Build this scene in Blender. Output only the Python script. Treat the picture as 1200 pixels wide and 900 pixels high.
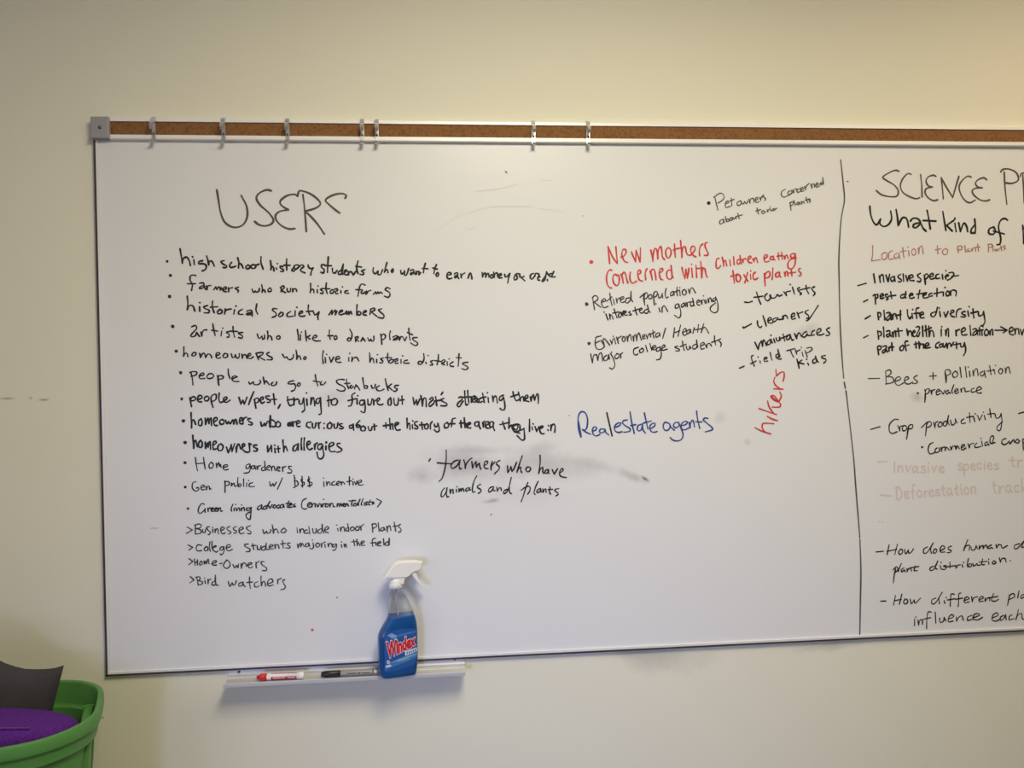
import bpy, bmesh, math, random
import numpy as np
from mathutils import Vector, Matrix

for o in list(bpy.data.objects):
    bpy.data.objects.remove(o)
scene = bpy.context.scene
COL = scene.collection
rng = random.Random(7)

# ------------------------------------------------------------------ camera, world, lights, exposure
EYE = np.array([0.0, -1.924, 1.52])
FPX = 960.0
YAW, PITCH, ROLL = math.radians(5.177), math.radians(-0.587), math.radians(-1.034)

def cam_axes(yaw, pitch, roll):
    c, s = math.cos(yaw), math.sin(yaw)
    fw = np.array([s, c, 0.0]); rt = np.array([c, -s, 0.0]); up = np.array([0, 0, 1.0])
    c, s = math.cos(pitch), math.sin(pitch)
    fw, up = c*fw + s*up, c*up - s*fw
    c, s = math.cos(roll), math.sin(roll)
    rt, up = c*rt + s*up, c*up - s*rt
    return rt, up, fw
RT, UP, FW = cam_axes(YAW, PITCH, ROLL)

cam_data = bpy.data.cameras.new('camera')
cam = bpy.data.objects.new('camera', cam_data)
COL.objects.link(cam)
cam_data.sensor_fit = 'HORIZONTAL'
cam_data.sensor_width = 36.0
cam_data.lens = FPX/1200*36
cam_data.clip_start = 0.05
mw = Matrix.Identity(4)
for i in range(3):
    mw[i][0], mw[i][1], mw[i][2], mw[i][3] = RT[i], UP[i], -FW[i], EYE[i]
cam.matrix_world = mw
scene.camera = cam

scene.view_settings.view_transform = 'Standard'
scene.view_settings.look = 'None'
scene.view_settings.gamma = 1.0
scene.view_settings.use_curve_mapping = False
scene.view_settings.exposure = -0.12

world = bpy.data.worlds.new('world')
scene.world = world
world.use_nodes = True
world.node_tree.nodes['Background'].inputs[0].default_value = (0.55, 0.62, 0.80, 1)
world.node_tree.nodes['Background'].inputs[1].default_value = 0.25

def area(name, loc, target, sx, sy, power, col, spread=180):
    l = bpy.data.lights.new(name, 'AREA')
    l.shape = 'RECTANGLE'; l.size = sx; l.size_y = sy
    l.energy = power; l.color = col; l.spread = math.radians(spread)
    o = bpy.data.objects.new(name, l); COL.objects.link(o)
    o.location = loc
    d = Vector(target) - Vector(loc)
    o.rotation_euler = d.to_track_quat('-Z', 'Y').to_euler()
    return o
LAMP_NEAR = (0.30, -1.44)
LAMP_RIGHT = (1.70, -0.90)
area('ceiling_lamp_light', (*LAMP_NEAR, 2.66), (*LAMP_NEAR, 0), 0.56, 0.86, 41.5, (1.0, 0.924, 0.725))
area('ceiling_lamp_light', (*LAMP_RIGHT, 2.66), (*LAMP_RIGHT, 0), 0.56, 0.56, 10.6, (1.0, 0.78, 0.52))
area('window_daylight', (-2.40, -2.6, 1.55), (0.2, 0.0, 1.2), 1.5, 1.2, 13.6, (0.76, 0.70, 1.0))
area('rear_cool_fill', (-1.5, -4.8, 1.05), (0.28, 0.0, 0.68), 0.8, 0.6, 2.6, (0.385, 0.50, 1.0), 30)  # added narrow cool fill for the lower wall; its source is unseen

# ------------------------------------------------------------------ pixel -> place
def ray(px, py):
    v = RT*(px-600.0) - UP*(py-450.0) + FW*FPX
    return v/np.linalg.norm(v)
def on_y(px, py, y):
    r = ray(px, py); t = (y-EYE[1])/r[1]; return EYE + t*r
def on_z(px, py, z):
    r = ray(px, py); t = (z-EYE[2])/r[2]; return EYE + t*r

# ------------------------------------------------------------------ materials
def mat(name, col, rough=0.5, metal=0.0, spec=0.5, trans=0.0, ior=1.45, bump=None, noise=None, alpha=1.0, emit=None, coat=0.0):
    m = bpy.data.materials.new(name); m.use_nodes = True
    nt = m.node_tree; b = nt.nodes['Principled BSDF']
    b.inputs['Base Color'].default_value = (*col, 1)
    b.inputs['Roughness'].default_value = rough
    b.inputs['Metallic'].default_value = metal
    b.inputs['Specular IOR Level'].default_value = spec
    b.inputs['Transmission Weight'].default_value = trans
    b.inputs['IOR'].default_value = ior
    b.inputs['Alpha'].default_value = alpha
    b.inputs['Coat Weight'].default_value = coat
    if emit:
        b.inputs['Emission Color'].default_value = (*emit[0], 1)
        b.inputs['Emission Strength'].default_value = emit[1]
    tc = nt.nodes.new('ShaderNodeTexCoord')
    if noise:                      # (scale, second colour, lo, hi)
        n = nt.nodes.new('ShaderNodeTexNoise'); n.inputs['Scale'].default_value = noise[0]; n.inputs['Detail'].default_value = 6
        nt.links.new(tc.outputs['Object'], n.inputs['Vector'])
        r = nt.nodes.new('ShaderNodeMapRange'); r.inputs[1].default_value = noise[2]; r.inputs[2].default_value = noise[3]
        nt.links.new(n.outputs['Fac'], r.inputs[0])
        mx = nt.nodes.new('ShaderNodeMix'); mx.data_type = 'RGBA'
        mx.inputs[6].default_value = (*col, 1); mx.inputs[7].default_value = (*noise[1], 1)
        nt.links.new(r.outputs[0], mx.inputs[0]); nt.links.new(mx.outputs[2], b.inputs['Base Color'])
    if bump:                       # (scale, strength, distance)
        n = nt.nodes.new('ShaderNodeTexNoise'); n.inputs['Scale'].default_value = bump[0]; n.inputs['Detail'].default_value = 4
        nt.links.new(tc.outputs['Object'], n.inputs['Vector'])
        bp = nt.nodes.new('ShaderNodeBump'); bp.inputs['Strength'].default_value = bump[1]; bp.inputs['Distance'].default_value = bump[2]
        nt.links.new(n.outputs['Fac'], bp.inputs['Height']); nt.links.new(bp.outputs[0], b.inputs['Normal'])
    return m

def stains(m, spots):
    """dirt marks with a shape of their own: (centre x, z, half-width, half-height, angle, colour, amount, noise scale)"""
    nt = m.node_tree; b = nt.nodes['Principled BSDF']
    geo = nt.nodes.new('ShaderNodeNewGeometry')
    src = b.inputs['Base Color'].links[0].from_socket if b.inputs['Base Color'].links else None
    base = tuple(b.inputs['Base Color'].default_value)
    for (cx, cz, hw, hh, ang, col, amt, nsc) in spots:
        mp = nt.nodes.new('ShaderNodeMapping'); mp.vector_type = 'TEXTURE'
        mp.inputs['Location'].default_value = (cx, 0, cz)
        mp.inputs['Rotation'].default_value = (0, ang, 0)
        mp.inputs['Scale'].default_value = (hw, 1000, hh)
        nt.links.new(geo.outputs['Position'], mp.inputs['Vector'])
        n = nt.nodes.new('ShaderNodeTexNoise'); n.inputs['Scale'].default_value = nsc; n.inputs['Detail'].default_value = 5
        n.inputs['Roughness'].default_value = 0.6
        nt.links.new(geo.outputs['Position'], n.inputs['Vector'])
        ln = nt.nodes.new('ShaderNodeVectorMath'); ln.operation = 'LENGTH'
        nt.links.new(mp.outputs[0], ln.inputs[0])
        ad = nt.nodes.new('ShaderNodeMath'); ad.operation = 'MULTIPLY_ADD'; ad.inputs[1].default_value = 1.6
        nt.links.new(n.outputs['Fac'], ad.inputs[0]); nt.links.new(ln.outputs['Value'], ad.inputs[2])
        r = nt.nodes.new('ShaderNodeMapRange'); r.interpolation_type = 'SMOOTHSTEP'
        r.inputs[1].default_value = 0.75; r.inputs[2].default_value = 1.95
        r.inputs[3].default_value = amt; r.inputs[4].default_value = 0.0
        nt.links.new(ad.outputs[0], r.inputs[0])
        mx = nt.nodes.new('ShaderNodeMix'); mx.data_type = 'RGBA'
        mx.inputs[6].default_value = base; mx.inputs[7].default_value = (*col, 1)
        nt.links.new(r.outputs[0], mx.inputs[0])
        if src: nt.links.new(src, mx.inputs[6])
        src = mx.outputs[2]
    nt.links.new(src, b.inputs['Base Color'])

WALLC = (0.80, 0.78, 0.64)
M_wall = mat('painted_wall', WALLC, 0.75, spec=0.3, bump=(260, 0.12, 0.002))
M_wall_side = mat('painted_side_wall', WALLC, 0.8, spec=0.3, bump=(260, 0.12, 0.002))
M_ceil = mat('ceiling_tile', (0.72, 0.70, 0.65), 0.9, bump=(90, 0.3, 0.003))
M_floor = mat('carpet', (0.16, 0.15, 0.15), 0.95, noise=(120, (0.24, 0.23, 0.23), 0.35, 0.65), bump=(300, 0.6, 0.004))
M_board = mat('whiteboard_enamel', (0.775, 0.785, 0.785), 0.32, spec=0.45)
M_alu = mat('aluminium', (0.62, 0.61, 0.60), 0.38, metal=0.75, bump=(40, 0.02, 0.001))
M_alu_pale = mat('satin_aluminium', (0.80, 0.795, 0.78), 0.45, metal=0.15)
M_tray = mat('mill_aluminium', (0.60, 0.60, 0.60), 0.40, metal=0.35, bump=(40, 0.02, 0.001))
M_rail = mat('anodised_rail', (0.90, 0.89, 0.86), 0.38, metal=0.10)
M_dark = mat('gap_shade_and_baseboard', (0.045, 0.04, 0.04), 0.6)  # dark colour for the shadow line round the board; also the baseboard
M_cap = mat('grey_plastic', (0.33, 0.325, 0.335), 0.5, bump=(200, 0.05, 0.001))
M_cork = mat('cork', (0.25, 0.115, 0.036), 0.85, noise=(180, (0.14, 0.06, 0.02), 0.45, 0.75), bump=(220, 0.35, 0.001))
M_steel = mat('hook_steel', (0.66, 0.65, 0.63), 0.30, metal=0.8)
M_screw = mat('screw_steel', (0.16, 0.15, 0.14), 0.35, metal=0.9)
INK = {
    'black': mat('black_ink', (0.014, 0.013, 0.013), 0.5),
    'soft': mat('soft_black_ink', (0.045, 0.042, 0.040), 0.5),
    'grey': mat('grey_ink', (0.085, 0.075, 0.062), 0.55),
    'red': mat('red_ink', (0.60, 0.045, 0.045), 0.5),
    'pink': mat('faded_red_ink', (0.42, 0.20, 0.17), 0.55),
    'blue': mat('blue_ink', (0.035, 0.07, 0.26), 0.5),
    'ghost': mat('wiped_pink_ink', (0.69, 0.605, 0.58), 0.5),
    'scuff': mat('scuff_grey', (0.715, 0.71, 0.69), 0.5),
    'lilac': mat('lilac_smear', (0.52, 0.46, 0.52), 0.5),
}

# ------------------------------------------------------------------ mesh helpers
class MB:
    def __init__(s): s.v = []; s.f = []; s.m = []; s.sm = []
    def add(s, verts, faces, mi=0, smooth=False):
        o = len(s.v); s.v += [tuple(map(float, v)) for v in verts]
        for f in faces:
            s.f.append([o+i for i in f]); s.m.append(mi); s.sm.append(smooth)
    def box(s, x0, x1, y0, y1, z0, z1, mi=0):
        s.add([(x0,y0,z0),(x1,y0,z0),(x1,y1,z0),(x0,y1,z0),(x0,y0,z1),(x1,y0,z1),(x1,y1,z1),(x0,y1,z1)],
              [(0,3,2,1),(4,5,6,7),(0,1,5,4),(1,2,6,5),(2,3,7,6),(3,0,4,7)], mi)
    def loft(s, rings, mi=0, smooth=True, cap0=True, cap1=True):
        n = len(rings[0]); V = [p for r in rings for p in r]; F = []
        for k in range(len(rings)-1):
            for i in range(n):
                j = (i+1) % n
                F.append((k*n+i, k*n+j, (k+1)*n+j, (k+1)*n+i))
        s.add(V, F, mi, smooth)
        if cap0: s.add(rings[0], [tuple(reversed(range(n)))], mi)
        if cap1: s.add(rings[-1], [tuple(range(n))], mi)
    def extrude_yz(s, poly, x0, x1, mi=0, smooth=False):
        s.loft([[(x0, y, z) for y, z in poly], [(x1, y, z) for y, z in poly]], mi, smooth)
    def lathe(s, prof, axis='z', org=(0,0,0), n=24, mi=0, smooth=True):
        rings = []
        for r, h in prof:
            ring = []
            for i in range(n):
                a = 2*math.pi*i/n
                c, d = r*math.cos(a), r*math.sin(a)
                p = (c, d, h) if axis == 'z' else ((h, c, d) if axis == 'x' else (c, h, d))
                ring.append((p[0]+org[0], p[1]+org[1], p[2]+org[2]))
            rings.append(ring)
        s.loft(rings, mi, smooth)
    def build(s, name, mats, parent=None, bevel=0, subd=0, label=None):
        me = bpy.data.meshes.new(name)
        me.from_pydata(s.v, [], s.f)
        for m in (mats if isinstance(mats, (list, tuple)) else [mats]): me.materials.append(m)
        me.polygons.foreach_set('material_index', s.m)
        me.polygons.foreach_set('use_smooth', s.sm)
        bm = bmesh.new(); bm.from_mesh(me)
        bmesh.ops.remove_doubles(bm, verts=bm.verts, dist=1e-6)
        bmesh.ops.recalc_face_normals(bm, faces=bm.faces)
        bm.to_mesh(me); bm.free()
        me.update()
        o = bpy.data.objects.new(name, me); COL.objects.link(o)
        if parent: o.parent = parent
        if label: o['label'] = label
        if bevel:
            b = o.modifiers.new('bevel', 'BEVEL'); b.width = bevel; b.segments = 2; b.limit_method = 'ANGLE'; b.angle_limit = math.radians(40)
        if subd:
            d = o.modifiers.new('subdivision', 'SUBSURF'); d.levels = subd; d.render_levels = subd
        return o

def empty(name, loc=(0,0,0), label=None, cat=None, group=None, rz=0.0):
    o = bpy.data.objects.new(name, None); COL.objects.link(o)
    o.location = loc; o.rotation_euler = (0, 0, rz); o.empty_display_size = 0.05
    tag(o, label, cat, group); return o
def tag(o, label=None, cat=None, group=None, kind=None):
    if label: o['label'] = label
    if cat: o['category'] = cat
    if group: o['group'] = group
    if kind: o['kind'] = kind
    return o

# ------------------------------------------------------------------ room shell
RX0, RX1, RY1, RZ = -2.55, 4.2, -5.0, 2.72
def structure(name, mb, m, **k):
    return tag(mb.build(name, m, **k), kind='structure')
b = MB(); b.box(RX0-0.1, RX1+0.1, 0, 0.12, 0, RZ); structure('wall_back', b, M_wall)
b = MB(); b.box(RX1, RX1+0.1, RY1, 0, 0, RZ); structure('wall_right', b, M_wall_side)
b = MB()                                       # left wall with a window opening
WY0, WY1, WZ0, WZ1 = -3.4, -1.8, 0.9, 2.2
b.box(RX0-0.1, RX0, RY1, WY0, 0, RZ); b.box(RX0-0.1, RX0, WY1, 0, 0, RZ)
b.box(RX0-0.1, RX0, WY0, WY1, 0, WZ0); b.box(RX0-0.1, RX0, WY0, WY1, WZ1, RZ)
structure('wall_left', b, M_wall_side)
b = MB()                                       # wall behind the camera; window opening added where the cool fill sits
VX0, VX1, VZ0, VZ1 = -2.1, -0.9, 0.7, 1.9
b.box(RX0-0.1, VX0, RY1-0.1, RY1, 0, RZ); b.box(VX1, RX1+0.1, RY1-0.1, RY1, 0, RZ)
b.box(VX0, VX1, RY1-0.1, RY1, 0, VZ0); b.box(VX0, VX1, RY1-0.1, RY1, VZ1, RZ)
structure('wall_front', b, M_wall_side)
b = MB(); b.box(RX0-0.1, RX1+0.1, RY1, 0.12, -0.1, 0); structure('floor', b, M_floor)
b = MB(); b.box(RX0-0.1, RX1+0.1, RY1, 0.12, RZ, RZ+0.1); structure('ceiling', b, M_ceil)
M_pane = mat('window_glass', (0.95, 0.97, 1.0), 0.05, trans=1.0, ior=1.05)
w = MB()
for (a0, a1, c0, c1) in ((WY0, WY1, WZ0, WZ0+0.05), (WY0, WY1, WZ1-0.05, WZ1), (WY0, WY0+0.05, WZ0+0.05, WZ1-0.05),
                         (WY1-0.05, WY1, WZ0+0.05, WZ1-0.05), (-2.62, -2.58, WZ0+0.05, WZ1-0.05)):
    w.box(RX0-0.08, RX0-0.02, a0, a1, c0, c1)
win = structure('window_1', w, M_alu)
w = MB()
for (a0, a1, c0, c1) in ((VX0, VX1, VZ0, VZ0+0.05), (VX0, VX1, VZ1-0.05, VZ1), (VX0, VX0+0.05, VZ0+0.05, VZ1-0.05), (VX1-0.05, VX1, VZ0+0.05, VZ1-0.05)):
    w.box(a0, a1, RY1-0.08, RY1-0.02, c0, c1)
win2 = structure('added_rear_window', w, M_alu)  # unseen window, added to go with the rear cool fill
g = MB(); g.box(VX0+0.05, VX1-0.05, RY1-0.053, RY1-0.047, VZ0+0.05, VZ1-0.05); g.build('pane', M_pane, win2)
g = MB(); g.box(RX0-0.053, RX0-0.047, WY0+0.05, WY1-0.05, WZ0+0.05, WZ1-0.05); g.build('pane', M_pane, win)
b = MB(); b.box(RX0, -1.0, -0.012, 0, 0, 0.10); b.box(-1.0, RX1, -0.012, 0, 0, 0.10)
structure('baseboard_back', b, M_dark)

# wall scuffs on the board wall
def stain_px(px, py, hw, hh, ang, col, amt, nsc, y=0.0):
    p = on_y(px, py, y); return (p[0], p[2], hw*0.002, hh*0.002, ang, col, amt, nsc)
GREYW = (0.40, 0.385, 0.35)
stains(M_wall, [
    stain_px(770, 768, 68, 24, 0.05, GREYW, 0.50, 9),
    stain_px(735, 762, 34, 12, 0.0, GREYW, 0.45, 14),
    stain_px(970, 757, 60, 8, -0.05, GREYW, 0.4, 16),
    stain_px(9, 467, 9, 2.0, 0.0, (0.22, 0.2, 0.17), 0.8, 30),
    stain_px(51, 468.5, 7, 1.8, 0.0, (0.22, 0.2, 0.17), 0.8, 30),
    stain_px(36, 466.5, 2.5, 1.8, 0.0, (0.22, 0.2, 0.17), 0.7, 30),
    stain_px(120, 841, 2.0, 2.0, 0.0, (0.25, 0.2, 0.15), 0.8, 30),
])

# ------------------------------------------------------------------ whiteboard
YB = -0.006                                    # face of the writing surface
BL = on_y(111.5, 165, YB)[0]                   # left edge of the board
ZT, ZB_ = on_y(650, 163, YB)[2], on_y(127, 790.5, YB)[2]
BR = BL + 3.66
board = empty('whiteboard', (BL, 0, ZB_), 'long white wall-mounted whiteboard covered in handwritten notes with a cork-filled top rail', 'whiteboard')
bpy.context.view_layer.update()
BO = Vector(board.location)
def bpart(mb, name, m, parent=None, **k):      # mesh in room coordinates -> child of the board
    mb.v = [(v[0]-BO.x, v[1]-BO.y, v[2]-BO.z) for v in mb.v]
    return mb.build(name, m, parent or board, **k)

b = MB(); b.box(BL+0.004, BR-0.004, YB, -0.001, ZB_+0.004, ZT+0.03)
surf = bpart(b, 'writing_surface', M_board)
GREYB = (0.47, 0.45, 0.47)
stains(M_board, [stain_px(*a, y=YB) for a in (
    (548, 545, 62, 24, 0.12, GREYB, 0.72, 12),
    (640, 545, 66, 22, 0.10, GREYB, 0.66, 12),
    (496, 558, 17, 14, 0.0, (0.42, 0.38, 0.44), 0.6, 18),
    (560, 528, 52, 7, 0.03, GREYB, 0.5, 20),
    (640, 525, 22, 10, -0.2, GREYB, 0.35, 20),
    (700, 546, 50, 9, 0.22, GREYB, 0.36, 14),
    (742, 559, 24, 7, 0.40, (0.30, 0.28, 0.27), 0.42, 45),
    (756, 561, 8, 2.8, 0.55, (0.10, 0.09, 0.08), 0.95, 40),
    (620, 580, 70, 18, 0.0, GREYB, 0.16, 8),
    (576, 587, 12, 3.6, -0.1, (0.42, 0.32, 0.42), 0.8, 30),
    (845, 489, 10, 9, 0.0, GREYB, 0.35, 25),
    (947, 387, 22, 9, -0.2, GREYB, 0.4, 20),
    (1074, 466, 10, 7, 0.0, (0.42, 0.38, 0.36), 0.5, 25),
    (181, 619, 6, 1.2, 0.0, (0.3, 0.28, 0.28), 0.6, 40),
    (260, 662, 3, 10, 0.0, GREYB, 0.5, 30),
    (876, 518, 5, 5, 0.5, GREYB, 0.4, 30),
    (390, 465, 22, 10, 0.0, GREYB, 0.25, 20))])

FY = -0.0085
b = MB(); b.box(BL-0.003, BL+0.0015, FY, 0, ZB_-0.003, ZT+0.01, 1); b.box(BL+0.0015, BL+0.0065, FY, -0.001, ZB_+0.0015, ZT+0.01, 0)  # dark outer strip stands for the shadow in the gap at the left edge
bpart(b, 'side_frame', [M_alu_pale, M_dark])
b = MB(); b.box(BL-0.003, BR, FY, 0, ZB_-0.0035, ZB_+0.0012, 1); b.box(BL+0.0015, BR, FY-0.001, -0.001, ZB_+0.0012, ZB_+0.0062, 0)  # dark lower strip stands for the shadow line under the board
bpart(b, 'bottom_frame', [M_alu_pale, M_dark])

ZR1 = on_y(650, 142.6, -0.017)[2]; ZR0 = on_y(650, 167.0, -0.017)[2]      # map rail
ZC1 = on_y(650, 147.6, -0.012)[2]; ZC0 = on_y(650, 162.6, -0.012)[2]
RY = -0.017
XR0 = on_y(124, 150, RY)[0]
b = MB()
b.extrude_yz([(0, ZR1), (RY+0.002, ZR1), (RY, ZR1-0.002), (RY, ZC1), (RY+0.005, ZC1), (RY+0.005, ZC0), (RY, ZC0), (RY, ZR0+0.002), (RY+0.002, ZR0), (0, ZR0)], BL+0.02, BR-0.02)
rail = bpart(b, 'map_rail', M_rail)
b = MB(); b.box(XR0, BR-0.03, RY+0.0032, RY+0.006, ZC0+0.0005, ZC1-0.0005)
bpart(b, 'cork_strip', M_cork, rail)
for (x0, x1) in ((on_y(105.5, 150, -0.023)[0], on_y(127.5, 150, -0.023)[0]), (BR-0.035, BR+0.012)):
    b = MB(); zt, zb = on_y(116, 136.0, -0.023)[2], on_y(116, 162.0, -0.023)[2]
    b.box(x0, x1, -0.023, 0, zb, zt)
    bpart(b, 'end_cap', M_cap, rail, bevel=0.003, label='grey plastic end cap of the rail')
    sx = x0 + (x1-x0)*0.52; sz = (zt+zb)/2 - 0.0005
    b = MB(); b.lathe([(0.0, -0.0227), (0.0040, -0.0230), (0.0034, -0.0242), (0.0, -0.0248)], 'y', (sx, 0, sz), 16)
    bpart(b, 'screw', M_screw, rail)

# ------------------------------------------------------------------ handwriting: a stroke alphabet written along the lines
G = {
'a': (.80, ".60,.90 .35,1.02 .08,.72 .05,.30 .25,.02 .48,.18 .60,.60 .62,.95! .64,.30 .80,.02"),
'@': (.78, ".08,.78 .32,1.05 .58,.88 .58,.40 .50,.10 .28,.0 .06,.18 .22,.45 .55,.40 .60,.15 .78,.0"),
'b': (.72, ".08,1.95 .06,1.1 .06,.05! .12,.7 .36,.98 .64,.7 .60,.25 .35,.0 .08,.10"),
'c': (.66, ".60,.85 .38,1.0 .10,.75 .05,.35 .25,.02 .64,.15"),
'd': (.76, ".60,.80 .35,1.0 .08,.70 .05,.28 .25,.0 .5,.2 .63,.7 .68,1.95! .66,.6 .73,.02"),
'e': (.70, ".08,.48 .40,.55 .60,.72 .48,.98 .25,.96 .06,.6 .12,.18 .35,.0 .70,.15"),
'f': (.60, ".72,1.80 .52,1.98 .34,1.7 .30,.9 .28,-.05|.02,.95 .60,1.0"),
'g': (.72, ".60,.90 .35,1.0 .08,.75 .08,.35 .30,.15 .54,.4 .61,.95! .62,.1 .55,-.5 .30,-.75 .05,-.55"),
'q': (.74, ".60,.90 .35,1.0 .08,.75 .08,.35 .30,.15 .54,.4 .61,.95! .66,.1 .85,-.7 .62,-1.15 .35,-1.05 .30,-.75"),
'h': (.74, ".06,1.95 .08,1.0 .08,.0! .12,.55 .35,.95 .58,.82 .63,.4 .68,.0"),
'i': (.26, ".10,.95 .13,.0|.12,1.38 .14,1.48"),
'j': (.40, ".30,.95 .32,.0 .25,-.6 .05,-.78 -.12,-.55|.32,1.38 .34,1.48"),
'k': (.68, ".08,1.95 .08,.0|.60,1.0 .12,.42! .66,.0"),
'l': (.22, ".10,1.95 .10,.0"),
'm': (1.05, ".06,.98 .08,.0! .12,.6 .30,.95 .46,.85 .50,.0! .54,.6 .74,.95 .92,.8 .98,.0"),
'n': (.72, ".06,.98 .08,.0! .14,.6 .38,.96 .58,.8 .66,.0"),
'o': (.70, ".35,1.0 .10,.80 .05,.35 .28,.02 .58,.20 .65,.65 .44,.97 .28,1.0"),
'p': (.70, ".06,1.0 .08,.2 .05,-.85! .08,.6 .30,1.0 .60,.85 .62,.35 .36,.05 .10,.20"),
'r': (.58, ".08,.98 .10,.0! .14,.55 .30,.9 .55,.94"),
'~': (.68, ".10,1.05 .12,.0|.02,1.0 .35,1.14 .58,.85 .4,.58 .12,.5! .64,.0"),
's': (.60, ".58,.92 .36,1.0 .10,.82 .25,.58 .50,.42 .55,.15 .30,.0 .03,.12"),
't': (.58, ".28,1.60 .28,.4 .34,.03 .54,.05|.0,1.02 .58,1.08"),
'u': (.74, ".06,.98 .08,.3 .28,.02 .52,.25 .60,.98! .62,.3 .74,.0"),
'v': (.66, ".04,.98 .30,.02! .62,1.0"),
'w': (1.02, ".04,.95 .12,.3 .28,.02 .46,.4 .50,.8! .54,.3 .70,.02 .90,.4 .98,1.0"),
'x': (.66, ".04,.98 .62,.0|.60,1.0 .04,.0"),
'y': (.68, ".05,.98 .12,.4 .35,.25 .58,.6 .62,1.0! .60,.1 .50,-.55 .25,-.8 .02,-.6"),
'A': (.66, ".02,.0 .32,1.05! .64,.0|.12,.4 .55,.4"),
'B': (.88, ".10,1.9 .12,.0|.02,1.85 .45,1.95 .70,1.6 .50,1.1 .15,1.0! .6,.95 .85,.5 .6,.05 .06,.0"),
'C': (.92, ".85,1.6 .6,1.9 .2,1.6 .05,.8 .25,.1 .6,.0 .9,.25"),
'E': (.85, ".80,1.9 .45,1.85 .15,1.5 .25,1.1 .55,1.0! .12,.85 .02,.4 .3,.0 .82,.15"),
'G': (.92, ".85,1.6 .55,1.9 .15,1.5 .05,.7 .3,.05 .7,.1 .9,.5 .9,.85! .5,.85"),
'H': (.95, ".10,1.9 .12,.0|.85,1.95 .82,.0|.10,.95 .85,1.0"),
'D': (.90, ".12,1.85 .12,.0|.0,1.8 .45,1.9 .85,1.2 .75,.4 .4,.0 .05,.05"),
'I': (.25, ".12,1.6 .12,.0"),
'L': (.85, ".10,1.9 .08,.05! .80,.0"),
'N': (.95, ".10,.0 .08,1.85! .80,.05! .85,1.95"),
'O': (1.0, ".5,1.3 .15,1.05 .05,.5 .35,.02 .8,.2 .92,.75 .65,1.2 .4,1.3"),
'P': (.82, ".15,1.85 .15,.0|.02,1.7 .35,2.0 .8,1.75 .7,1.2 .18,.9"),
'R': (.90, ".15,1.85 .15,.0|.02,1.7 .35,2.0 .8,1.75 .65,1.2 .18,1.0! .88,.0"),
'S': (.80, ".75,1.7 .45,1.95 .1,1.6 .3,1.15 .65,.8 .7,.3 .35,.0 .02,.2"),
'T': (.90, ".42,1.75 .44,.0|.0,1.72 .9,1.85"),
'W': (1.2, ".05,1.9 .2,.4 .35,.02 .55,.8 .6,1.3! .66,.5 .8,.02 1.05,.8 1.15,1.85"),
'$': (.66, ".60,1.3 .30,1.5 .08,1.15 .40,.85 .60,.5 .35,.15 .03,.35|.32,1.8 .34,-.12"),
'/': (.62, ".0,-.3 .62,1.75"),
'(': (.42, ".40,1.8 .12,1.2 .10,.4 .36,-.2"),
')': (.70, ".05,1.5 .55,1.1 .62,.85! .15,.1"),
',': (.28, ".18,.2 .16,-.1 .02,-.45"),
"'": (.24, ".16,1.9 .08,1.5"),
'.': (.24, ".10,.05 .14,.08"),
'-': (.60, ".05,.5 .55,.55"),
'+': (.80, ".40,.9 .40,.1|.0,.5 .8,.5"),
'>': (.70, ".05,1.1 .65,.6! .08,.1"),
}
def parse(s):
    out = []
    for st in s.split('|'):
        pts = []
        for t in st.split():
            k = t.endswith('!')
            x, y = t.rstrip('!').split(',')
            pts.append((float(x), float(y), k))
        out.append(pts)
    return out
GL = {k: (w, parse(s)) for k, (w, s) in G.items()}

def spline(pts, n=6):
    """Catmull-Rom through pts (x, y, corner)"""
    segs, cur = [], []
    for p in pts:
        cur.append(np.array(p[:2], float))
        if len(p) > 2 and p[2] and len(cur) > 1:
            segs.append(cur); cur = [np.array(p[:2], float)]
    if len(cur) > 1: segs.append(cur)
    res = []
    for s in segs:
        if len(s) == 2:
            q = [s[0]*(1-t)+s[1]*t for t in np.linspace(0, 1, 4)]
        else:
            q = []
            e = [2*s[0]-s[1]] + s + [2*s[-1]-s[-2]]
            for i in range(1, len(e)-2):
                p0, p1, p2, p3 = e[i-1], e[i], e[i+1], e[i+2]
                for t in np.linspace(0, 1, n, endpoint=False):
                    q.append(0.5*(2*p1 + (p2-p0)*t + (2*p0-5*p1+4*p2-p3)*t*t + (3*p1-p0-3*p2+p3)*t**3))
            q.append(s[-1])
        res.append(q)
    return res

def write_word(text, x0, y0, x1, y1, xh, slant=0.0, jit=0.05, gap=0.24, asc=1.0):
    """strokes (lists of pixel points) of a word whose ink runs from (x0, y0) to (x1, y1) on its base line"""
    pen, strokes = 0.0, []
    for ch in text:
        w, ss = GL[ch]
        dy = rng.uniform(-jit, jit)*1.2; sc = 1 + rng.uniform(-jit, jit)*1.5
        for st in ss:
            st = [(x, y if 0 <= y <= 1 else (1+(y-1)*asc if y > 1 else y*asc), k) for x, y, k in st]
            strokes.append([(pen + x + rng.uniform(-jit, jit)*0.8 + slant*y*0.9, y*sc + dy + rng.uniform(-jit, jit)*0.8, k) for x, y, k in st])
        pen += w + gap*(1 + rng.uniform(-.25, .25))
    xs = [p[0] for st in strokes for p in st]
    lo, hi = min(xs), max(xs)
    d = np.array([x1-x0, y1-y0], float); L = np.linalg.norm(d); d /= L
    up = np.array([d[1], -d[0]])
    out = []
    for st in strokes:
        out.append([tuple(np.array([x0, y0]) + d*((p[0]-lo)/(hi-lo)*L) + up*(p[1]*xh)) + (p[2],) for p in st])
    return out

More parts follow.
